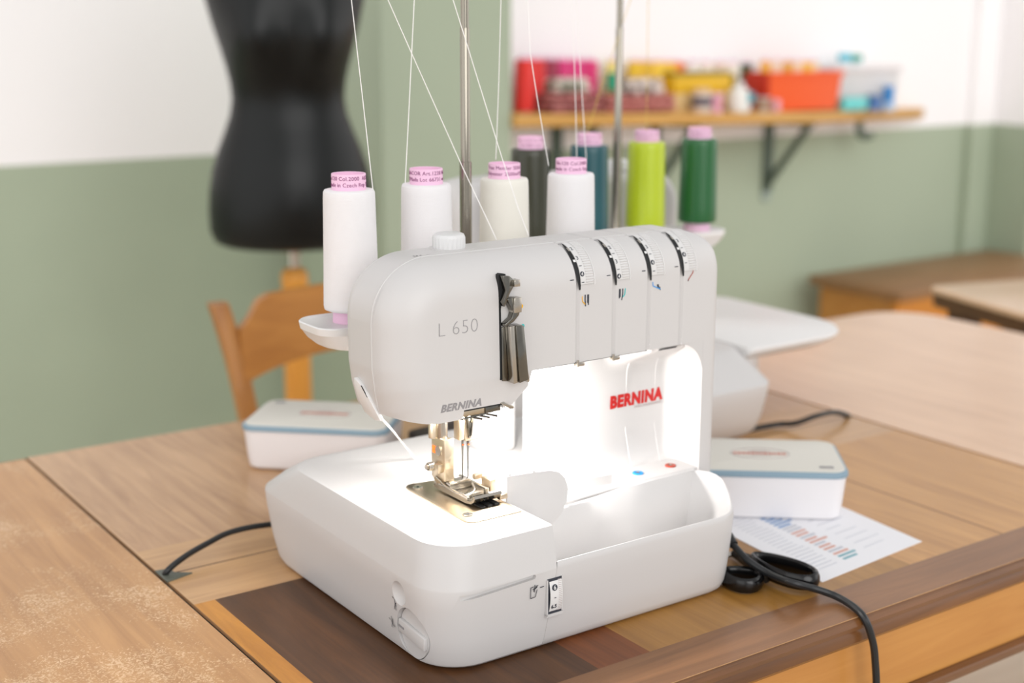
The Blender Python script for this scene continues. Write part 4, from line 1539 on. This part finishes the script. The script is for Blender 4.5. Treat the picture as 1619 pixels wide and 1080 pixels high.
for s in (-1, 1):
    pts = [(s * 0.215, 0.06, 0.0), (s * 0.215, 0.055, 0.30), (s * 0.218, 0.075, 0.48), (s * 0.238, 0.125, 0.70), (s * 0.262, 0.165, 0.835)]
    R = []
    for q in smooth_path(pts, 6):
        R.append([(q.x + dx, q.y + dy, q.z) for dx, dy in rrect(-0.017, 0.017, -0.019, 0.019, 0.008, 3)])
    obj('back_post', rings(R), W_CHAIRV, ch, sharp=40)
    obj('leg', lathe([(0.016, 0), (0.022, 0.15), (0.022, 0.43)], 14, (s * 0.20, -0.34, 0)), W_CHAIRV, ch)
N = 24
top, botm = [], []
ringsR = []
for k in range(N + 1):
    u = -1 + 2 * k / N
    x = u * 0.236
    # raised centre with ogee shoulders, hollowed lower edge
    sh_ = smooth01((1 - abs(u)) / 0.22)
    zt = 0.792 + 0.047 * sh_ + 0.012 * (1 - u * u)
    zb = 0.700 + 0.040 * (1 - u * u) ** 0.8
    yb = 0.155 - 0.03 * (u * u) + 0.012
    ringsR.append([(x, yb - 0.014 + LEAN * (zb - 0.78), zb), (x, yb + 0.010 + LEAN * (zb - 0.78), zb), (x, yb + 0.010 + LEAN * (zt - 0.78), zt), (x, yb - 0.014 + LEAN * (zt - 0.78), zt)])
obj('top_rail', rings(ringsR), W_CHAIR, ch, sharp=40)
obj('seat', prism(rrect(-0.225, 0.225, -0.37, 0.075, 0.04, 5), 0.43, 0.46, 2, 0.006), W_CHAIR, ch)
obj('stretcher', box(-0.2, 0.2, 0.045, 0.065, 0.48, 0.53, 0.004), W_CHAIR, ch)

# ------------------------------------------------------------------ dress form
M_FORM = mat('black_jersey', (16, 19, 19), 0.36, noise=0.1, nscale=30, spec=0.28)
W_KNOB = wood('orange_beech', (206, 132, 38), (228, 164, 74), 2, 6, 0.35, seed=41)
YM = 1.78
prof = [(385, 352, 575), (378, 336, 592), (360, 328, 600), (330, 328, 602), (300, 330, 600), (265, 334, 592), (235, 342, 580), (205, 353, 566), (180, 361, 556), (155, 364, 551), (130, 361, 553), (105, 356, 559), (75, 348, 568), (40, 338, 580), (0, 329, 592), (-40, 324, 597), (-90, 330, 590), (-140, 342, 575), (-175, 390, 530)]
cl = P3(461, 300, 1, YM)
form = thing('dress_form', 'black tailor dress form standing by the left wall', 'dress form', (cl.x, YM, 0))
R = []
NS = 56
for (py_, xa, xb) in prof:
    a = P3(xa, py_, 1, YM)
    b = P3(xb, py_, 1, YM)
    hw = (b.x - a.x) / 2 * 0.86
    z = (a.z + b.z) / 2 + TZ
    dp = hw * 0.74
    ring = []
    for k in range(NS):
        t = 2 * PI * k / NS
        x = hw * math.cos(t)
        y = dp * math.sin(t)
        # bust: two soft mounds facing the camera side
        for s in (-1, 1):
            zz = (z - (TZ + 0.520)) / 0.070
            xx = (x - s * 0.078) / 0.062
            if y < 0:
                y -= 0.065 * math.exp(-(xx * xx) - zz * zz)
        zz = (z - (TZ + 0.20)) / 0.12
        if y < 0:
            y -= 0.02 * math.exp(-(x / 0.1) ** 2 - zz * zz)
        ring.append((x, y, z))
    R.append(ring)
# turn the form a little towards the camera
body_vf = rotz(rings(R), math.radians(-24))
obj('torso', body_vf, M_FORM, form, sharp=70)
zk = P3(462, 455, 1, YM).z + TZ
zk1 = P3(462, 424, 1, YM).z + TZ
zb_ = P3(462, 382, 1, YM).z + TZ
obj('post', lathe([(0.014, zk1 - 0.02), (0.014, zb_ + 0.03)], 18), M_STEEL, form)
obj('stand_knob', lathe([(0.020, zk - 0.022), (0.028, zk - 0.006), (0.0305, (zk + zk1) / 2 - 0.002), (0.0285, zk1 - 0.010), (0.022, zk1 - 0.002), (0.014, zk1 + 0.002)], 28), W_KNOB, form)
obj('stand_pole', lathe([(0.030, 0.06), (0.030, zk - 0.022)], 24), W_KNOB, form)
for k in range(3):
    a = 2 * PI * k / 3 + 0.4
    obj('stand_foot', tube([(0, 0, 0.12), (0.15 * math.cos(a), 0.15 * math.sin(a), 0.09), (0.26 * math.cos(a), 0.26 * math.sin(a), 0.018)], 0.018, 10), W_KNOB, form)

# ------------------------------------------------------------------ shelf on the back wall
W_SHELF = wood('oak_shelf', (182, 132, 58), (212, 164, 92), 0, 5, 0.45, seed=51)
YFR = 2.03


def SZ(x):
    """the shelf hangs slightly out of level, lower towards its right end"""
    return TZ + 0.320 - 0.028 * (x - 1.6)


so = [(1.5185, YS - 0.001), (1.5185, YFR), (2.66, YFR), (3.40, YS - 0.03), (3.46, YS - 0.001)]
shelf = thing('wall_shelf', 'oak shelf board on the back wall holding thread and fabric', 'shelf', (0, 0, 0))
V, F = prism([(x, y) for x, y in so], -0.034, 0, 2, 0.002)
obj('board', ([(p[0], p[1], SZ(p[0]) + p[2] - 0.0002) for p in V], F), W_SHELF, shelf)
M_BRKT = mat('grey_green_metal', (84, 98, 86), 0.5, 0.2)
for bx_ in (1.815, 2.19, 2.68):
    zb = SZ(bx_) - 0.0352
    parts = [box(bx_ - 0.018, bx_ + 0.018, YS - 0.012, YS - 0.0005, zb - 0.235, zb), box(bx_ - 0.018, bx_ + 0.018, YFR + 0.03, YS - 0.012, zb - 0.012, zb),
             tube([(bx_, YS - 0.014, zb - 0.205), (bx_, YFR + 0.045, zb - 0.012)], 0.013, 8)]
    bk_ = obj('bracket', merge(*parts), M_BRKT, shelf, sharp=40)
    obj('bracket_foot', xf(lathe([(0.022, 0), (0.022, 0.006), (0.008, 0.009)], 18), Matrix.Translation((bx_, YS - 0.0005, zb - 0.245)) @ Matrix.Rotation(PI / 2, 4, 'X')), mat('pale_metal_cap', (150, 164, 156), 0.5), bk_)
zb = SZ(3.02) - 0.034
obj('hook', tube(smooth_path([(3.02, 2.16, zb), (3.02, 2.16, zb - 0.04), (3.035, 2.15, zb - 0.056), (3.06, 2.14, zb - 0.05)], 5), 0.013, 8), M_BRKT, shelf)

# goods on the shelf; columns are measured along the shelf at the picture's pixel, depth y


def sx(px_, y):
    return P3(px_, 150, 1, y).x


def small_cone(label, px_, y, h, r, rgb, dz=0.0, grp='thread cones on the shelf'):
    t = thing('shelf_thread_cone', label, 'thread cone', (sx(px_, y), y, SZ(sx(px_, y)) + dz), 0, grp)
    obj('thread_winding', lathe([(r * 0.8, 0.003), (r, 0.006), (r * 0.92, h - 0.012), (r * 0.75, h - 0.008)], 20), yarn('shelf_winding', rgb, 0.5, 0.2, 0.5), t, sharp=60)
    obj('core', lathe([(r * 0.62, 0), (r * 0.62, 0.003), (r * 0.6, h - 0.009), (r * 0.6, h)], 16), M_PINK, t)


small_cone('red thread cone at the shelf\'s left end beside the column', 829, 2.12, 0.150, 0.028, (226, 36, 24))
small_cone('second red thread cone from the column on the shelf', 847, 2.14, 0.150, 0.028, (214, 30, 26))
small_cone('dark crimson thread cone right of the red ones on the shelf', 867, 2.17, 0.150, 0.028, (150, 28, 62))
small_cone('pink magenta thread cone behind the patterned fabric, left one', 888, 2.18, 0.150, 0.028, (214, 44, 116))
small_cone('pink magenta thread cone behind the patterned fabric, middle one', 909, 2.18, 0.150, 0.028, (220, 50, 124))
small_cone('pink magenta thread cone behind the patterned fabric, right one', 931, 2.18, 0.150, 0.028, (216, 34, 110))
small_cone('pale yellow thread cone behind the green reel on the shelf', 968, 2.20, 0.150, 0.022, (238, 222, 130))
for k, (p_, c_) in enumerate(((1003, (232, 188, 30)), (1020, (222, 176, 26)), (1038, (244, 204, 62)), (1056, (240, 190, 40)))):
    small_cone(['golden yellow thread cone just right of the rear pole on the shelf', 'mustard yellow thread cone second from the rear pole on the shelf', 'bright yellow thread cone beside the amber one on the shelf', 'amber thread cone left of the orange one on the shelf'][k], p_, 2.19, 0.150, 0.025, c_)
small_cone('orange thread cone right of the yellow ones on the shelf', 1071, 2.20, 0.150, 0.020, (238, 122, 26))
for k, (p_, c_) in enumerate(((1092, (234, 226, 216)), (1114, (240, 226, 210)), (1136, (226, 204, 180)), (1156, (240, 232, 218)))):
    small_cone(['off-white thread cone next to the orange one on the shelf', 'cream thread cone above the yellow pouch on the shelf', 'beige thread cone right of the cream one on the shelf', 'ivory thread cone left of the dark green one on the shelf'][k], p_, 2.19, 0.150, 0.026, c_)
small_cone('dark green thread cone behind the orange crate\'s left end', 1178, 2.20, 0.150, 0.024, (36, 84, 46))

M_GREENREEL = mat('emerald_plastic', (30, 160, 120), 0.5)
g = thing('thread_reel', 'small emerald green reel on the patterned fabric pile', 'reel', (sx(968, 2.10), 2.10, SZ(sx(968, 2.10)) + 0.062))
obj('winding', lathe([(0.017, 0.004), (0.017, 0.044)], 18), M_GREENREEL, g)
obj('flange', merge(lathe([(0.020, 0), (0.020, 0.004)], 18), lathe([(0.020, 0.044), (0.020, 0.048)], 18)), M_GREENREEL, g)


def fabric_mat(name, a, b, sc_):
    m = bpy.data.materials.new(name)
    m.use_nodes = True
    nt = m.node_tree
    bs = nt.nodes['Principled BSDF']
    bs.inputs['Roughness'].default_value = 0.85
    tc = nt.nodes.new('ShaderNodeTexCoord')
    vo = nt.nodes.new('ShaderNodeTexVoronoi')
    vo.inputs['Scale'].default_value = sc_
    nt.links.new(tc.outputs['Object'], vo.inputs['Vector'])
    rp = nt.nodes.new('ShaderNodeValToRGB')
    rp.color_ramp.elements[0].color = lin(a)
    rp.color_ramp.elements[0].position = 0.3
    rp.color_ramp.elements[1].color = lin(b)
    rp.color_ramp.elements[1].position = 0.6
    nt.links.new(vo.outputs['Distance'], rp.inputs[0])
    nt.links.new(rp.outputs[0], bs.inputs['Base Color'])
    return m


def folded(name, label, x0, x1, y0, y1, z, h, m, layers=2):
    """a folded cloth: soft stacked layers with a rounded fold"""
    t = thing(name, label, 'fabric', ((x0 + x1) / 2, (y0 + y1) / 2, SZ(x0) + z), 0, 'folded fabrics on the shelf')
    w_, d_ = (x1 - x0) / 2, (y1 - y0) / 2
    for k in range(layers):
        rg = []
        hh = h / layers
        rr_ = random.Random(k + int(x0 * 100))
        for (zz, i) in ((0, 0.006), (hh * 0.25, 0.001), (hh * 0.5, 0), (hh * 0.75, 0.001), (hh * 0.98, 0.006)):
            rg.append([(px + 0.004 * math.sin(9 * py + k + 40 * px), py, hh * k + zz + (0.003 * math.sin(30 * px + k) if zz > 0 and k == layers - 1 else 0)) for px, py in rrect(-w_ + i + 0.004 * k, w_ - i - 0.006 * k, -d_ + i, d_ - i, 0.012, 3)])
        obj('fold', rings(rg), m, t, sharp=60)
    return t


F_MAR = fabric_mat('maroon_print_cloth', (112, 44, 46), (176, 112, 108), 60)
F_FLO = fabric_mat('pale_floral_cloth', (90, 74, 70), (220, 206, 198), 34)
F_RED = fabric_mat('brick_print_cloth', (150, 70, 66), (190, 124, 116), 80)
F_GREY = fabric_mat('grey_leaf_cloth', (120, 120, 104), (216, 206, 194), 26)
folded('folded_fabric', 'maroon patterned folded fabric at the shelf\'s left part', sx(858, 2.08), sx(945, 2.08), 2.045, 2.14, 0.0, 0.055, F_MAR, 3)
folded('folded_fabric', 'pale grey leaf fabric lying on the maroon one', sx(872, 2.08), sx(925, 2.08), 2.05, 2.13, 0.0555, 0.036, F_GREY, 2)
folded('folded_fabric', 'brick red printed fabric under the pale floral one', sx(948, 2.08), sx(1062, 2.08), 2.045, 2.14, 0.0, 0.050, F_RED, 3)
folded('folded_fabric', 'pale floral fabric on the brick red one', sx(985, 2.08), sx(1042, 2.08), 2.05, 2.13, 0.0505, 0.042, F_FLO, 2)

M_YEL = mat('yellow_tin', (226, 180, 30), 0.45, noise=0.15, nscale=40)
M_MUST = mat('mustard_trim', (150, 128, 34), 0.5)
yb = thing('yellow_box', 'long yellow box with mustard end behind the small jars', 'box', (sx(1105, 2.14), 2.14, SZ(sx(1105, 2.14)) + 0.055))
obj('box_body', box(-0.125, 0.105, -0.03, 0.03, 0.0, 0.050, 0.004), M_YEL, yb)
obj('end_cap', box(0.1055, 0.125, -0.031, 0.031, 0.0, 0.052, 0.003), M_MUST, yb)
obj('lid_strip', box(-0.125, 0.105, -0.031, 0.031, 0.0505, 0.062, 0.003), M_MUST, yb)
M_CREAMBOX = mat('cream_card', (226, 196, 138), 0.7)
cb = obj('card_box', box(-0.14, 0.14, -0.035, 0.035, 0.0, 0.0545, 0.003), M_CREAMBOX, None, (sx(1105, 2.14), 2.14, SZ(sx(1105, 2.14))))
tag(cb, 'cream card box carrying the yellow box on the shelf', 'box')
jr = thing('small_jar', 'small jar with a dark band in front of the cream box', 'jar', (sx(1110, 2.055), 2.055, SZ(sx(1110, 2.055))))
obj('glass', lathe([(0.026, 0), (0.029, 0.006), (0.029, 0.052), (0.024, 0.058)], 24), mat('frosted_jar', (222, 204, 190), 0.4), jr)
obj('band', lathe([(0.0296, 0.020), (0.0296, 0.046)], 24, (0, 0, 0), False, False), mat('slate_band', (92, 84, 96), 0.5), jr)
obj('cap', lathe([(0.026, 0.058), (0.026, 0.068), (0.02, 0.070)], 24), mat('tan_cap', (214, 180, 140), 0.5), jr)
ps = thing('pink_reel', 'small pink reel between the dark banded jar and white bottle', 'reel', (sx(1133, 2.055), 2.055, SZ(sx(1133, 2.055))))
obj('winding', lathe([(0.017, 0.004), (0.018, 0.05)], 18), mat('pink_winding', (232, 166, 184), 0.6), ps)
obj('flange', merge(lathe([(0.020, 0), (0.020, 0.004)], 18), lathe([(0.020, 0.05), (0.020, 0.055)], 18)), M_PINK, ps)
bt = thing('white_bottle', 'white plastic bottle with a teal label on the shelf', 'bottle', (sx(1169, 2.06), 2.06, SZ(sx(1169, 2.06))))
obj('bottle_body', lathe([(0.030, 0), (0.034, 0.006), (0.034, 0.050), (0.027, 0.066), (0.012, 0.076)], 24), mat('white_bottle_plastic', (232, 230, 224), 0.4), bt)
obj('teal_label', box(0.004, 0.030, -0.037, -0.026, 0.028, 0.060, 0.003), mat('teal_label', (52, 148, 164), 0.5), bt)
obj('cap', lathe([(0.014, 0.076), (0.013, 0.088), (0.006, 0.090)], 16), M_WHITE2, bt)
gt_ = thing('grey_reel', 'small grey reel before the orange crate', 'reel', (sx(1207, 2.06), 2.06, SZ(sx(1207, 2.06))))
obj('winding', lathe([(0.022, 0.004), (0.022, 0.040)], 18), mat('taupe_winding', (170, 140, 116), 0.6), gt_)
obj('flange', merge(lathe([(0.025, 0), (0.025, 0.004)], 18), lathe([(0.025, 0.040), (0.025, 0.044)], 18)), mat('grey_flange', (200, 190, 190), 0.5), gt_)
pk = obj('pink_spool', lathe([(0.011, 0), (0.013, 0.003), (0.013, 0.035), (0.011, 0.038)], 16), mat('pale_pink_plastic', (236, 176, 184), 0.5), None, (sx(1228, 2.055), 2.055, SZ(sx(1228, 2.055))))
tag(pk, 'tiny pink spool in front of the orange crate', 'spool')
# orange crate with cones standing in it
M_OR = mat('orange_crate_front', (238, 92, 30), 0.5)
M_ORD = mat('red_crate_side', (190, 40, 14), 0.5)
x0, x1 = sx(1203, 2.10), sx(1318, 2.10)
oc = thing('orange_crate', 'orange open crate holding thread cones on the shelf', 'crate', ((x0 + x1) / 2, 2.12, SZ(x0)))
hw = (x1 - x0) / 2
crate_out = [[(px, py, z) for px, py in rrect(-hw + i, hw - i, -0.055 + i * 0.6, 0.055 - i * 0.4, 0.006, 3)] for z, i in ((0, 0.012), (0.04, 0.007), (0.118, 0.0), (0.118, 0.004), (0.01, 0.016))]
obj('crate_body', rings(crate_out), M_OR, oc, sharp=40)
obj('handle_lip', box(-hw - 0.003, hw + 0.003, -0.0595, -0.0535, 0.104, 0.119, 0.002), M_OR, oc)
obj('side_panel', box(-hw - 0.004, -hw + 0.006, -0.050, 0.050, 0.03, 0.117, 0.002), M_ORD, oc)
for k, (p_, c_, n_) in enumerate(((1208, (236, 172, 40), 'amber'), (1226, (240, 216, 190), 'cream'), (1243, (226, 168, 60), 'ochre'), (1258, (242, 218, 188), 'pale peach'), (1272, (240, 190, 60), 'yellow'), (1284, (238, 212, 168), 'sand'))):
    small_cone(n_ + ' thread cone sticking out of the orange crate', p_, 2.12, 0.150, 0.0175, c_, 0.0105, 'cones in the orange crate')
# clear storage box
M_CLEAR = mat('clear_plastic', (238, 236, 236), 0.3, trans=0.25, spec=0.4)
x0, x1 = sx(1323, 2.12), sx(1420, 2.12)
cbx = thing('clear_box', 'translucent lidded box behind the turquoise pack at the shelf\'s right', 'box', ((x0 + x1) / 2, 2.165, SZ(x0)))
hw = (x1 - x0) / 2
obj('box_body', rings([[(px, py, z) for px, py in rrect(-hw + i, hw - i, -0.05 + i, 0.05 - i, 0.01, 4)] for z, i in ((0, 0.008), (0.05, 0.004), (0.118, 0.0), (0.118, 0.003), (0.004, 0.010))]), M_CLEAR, cbx, sharp=40)
obj('lid', box(-hw - 0.003, hw + 0.003, -0.054, 0.054, 0.1185, 0.138, 0.004), mat('milky_lid', (220, 214, 214), 0.4), cbx)
M_TURQ = mat('turquoise_card', (110, 206, 204), 0.5)
tq = obj('turquoise_pack', box(-0.058, 0.058, -0.014, 0.014, 0, 0.042, 0.004), M_TURQ, None, (sx(1349, 2.085), 2.085, SZ(sx(1330, 2.085))))
tag(tq, 'turquoise pack standing in front of the translucent box on the shelf', 'pack')
bs_ = thing('blue_reel', 'bright blue thread reel before the translucent box', 'reel', (sx(1405, 2.095), 2.095, SZ(sx(1405, 2.095)) + 0.0))
obj('winding', lathe([(0.016, 0.028), (0.016, 0.080)], 18), mat('blue_winding', (0, 132, 206), 0.5), bs_)
obj('flange', lathe([(0.024, 0), (0.024, 0.020), (0.018, 0.0275)], 18), mat('pale_blue_flange', (176, 200, 226), 0.5), bs_)
sb = thing('navy_reel', 'slate blue reel left of the bright blue one on the shelf', 'reel', (sx(1383, 2.090), 2.090, SZ(sx(1383, 2.090))))
obj('winding', lathe([(0.021, 0.006), (0.021, 0.048)], 18), mat('slate_blue_winding', (76, 116, 176), 0.6), sb)
obj('flange', merge(lathe([(0.023, 0), (0.023, 0.006)], 18), lathe([(0.023, 0.048), (0.023, 0.053)], 18)), mat('grey_blue_flange', (140, 160, 180), 0.5), sb)
for lab, p_, c_ in (('small cyan pin box on the translucent box lid', 1317, (30, 190, 214)), ('small sea green pin box on the translucent box lid', 1350, (40, 160, 140))):
    pbx = thing('pin_box', lab, 'pin box', (sx(p_, 2.16), 2.16, SZ(sx(p_, 2.16)) + 0.1385))
    if c_[0] == 30:
        pbx.location.x = sx(1332, 2.16)
    obj('tray', box(-0.020, 0.020, -0.015, 0.015, 0.0, 0.018, 0.003), mat('pale_tray', (226, 232, 234), 0.5), pbx)
    obj('lid', box(-0.019, 0.019, -0.014, 0.014, 0.0185, 0.042, 0.004), mat('pin_box_lid', c_, 0.5), pbx)

# ------------------------------------------------------------------ far furniture
W_FAR = wood('pale_beech_top', (206, 166, 124), (230, 196, 160), 0, 4, 0.35, coat=0.3, seed=61)
W_FARD = wood('dark_table_edge', (66, 44, 24), (104, 72, 42), 0, 4, 0.5, seed=63)
ft = thing('side_table', 'pale wooden table with a dark edge at the far right', 'table', (1.84, 0.93, 0), math.radians(-16))
obj('table_top', prism(rrect(0, 1.3, -0.74, 0, 0.03, 4), TZ - 0.012, TZ, 2, 0.003), W_FAR, ft)
obj('edge_band', prism(rrect(0.003, 1.297, -0.737, -0.003, 0.03, 4), TZ - 0.040, TZ - 0.0125, 2), W_FARD, ft)
for (lx, ly) in ((0.06, -0.06), (1.22, -0.06), (0.06, -0.68), (1.22, -0.68)):
    obj('leg', box(lx - 0.025, lx + 0.025, ly - 0.025, ly + 0.025, 0, TZ - 0.0405), W_FARD, ft, sharp=0)
bn = thing('wooden_bench', 'orange wooden bench along the wall behind the side table', 'bench', (2.83, 1.93, 0), 0)
obj('seat_board', box(0, 0.97, -0.14, 0.25, 0.455, 0.485, 0.005), wood('brown_bench_top', (120, 86, 52), (158, 118, 80), 0, 4, 0.45, seed=71), bn)
obj('bench_front', box(0.01, 0.96, -0.12, -0.10, 0.30, 0.4545), wood('orange_bench_front', (190, 112, 26), (214, 142, 50), 0, 4, 0.45, seed=73), bn, sharp=0)
for lx in (0.03, 0.90):
    obj('leg', box(lx, lx + 0.045, -0.095, 0.22, 0, 0.4545), W_APRON, bn, sharp=0)
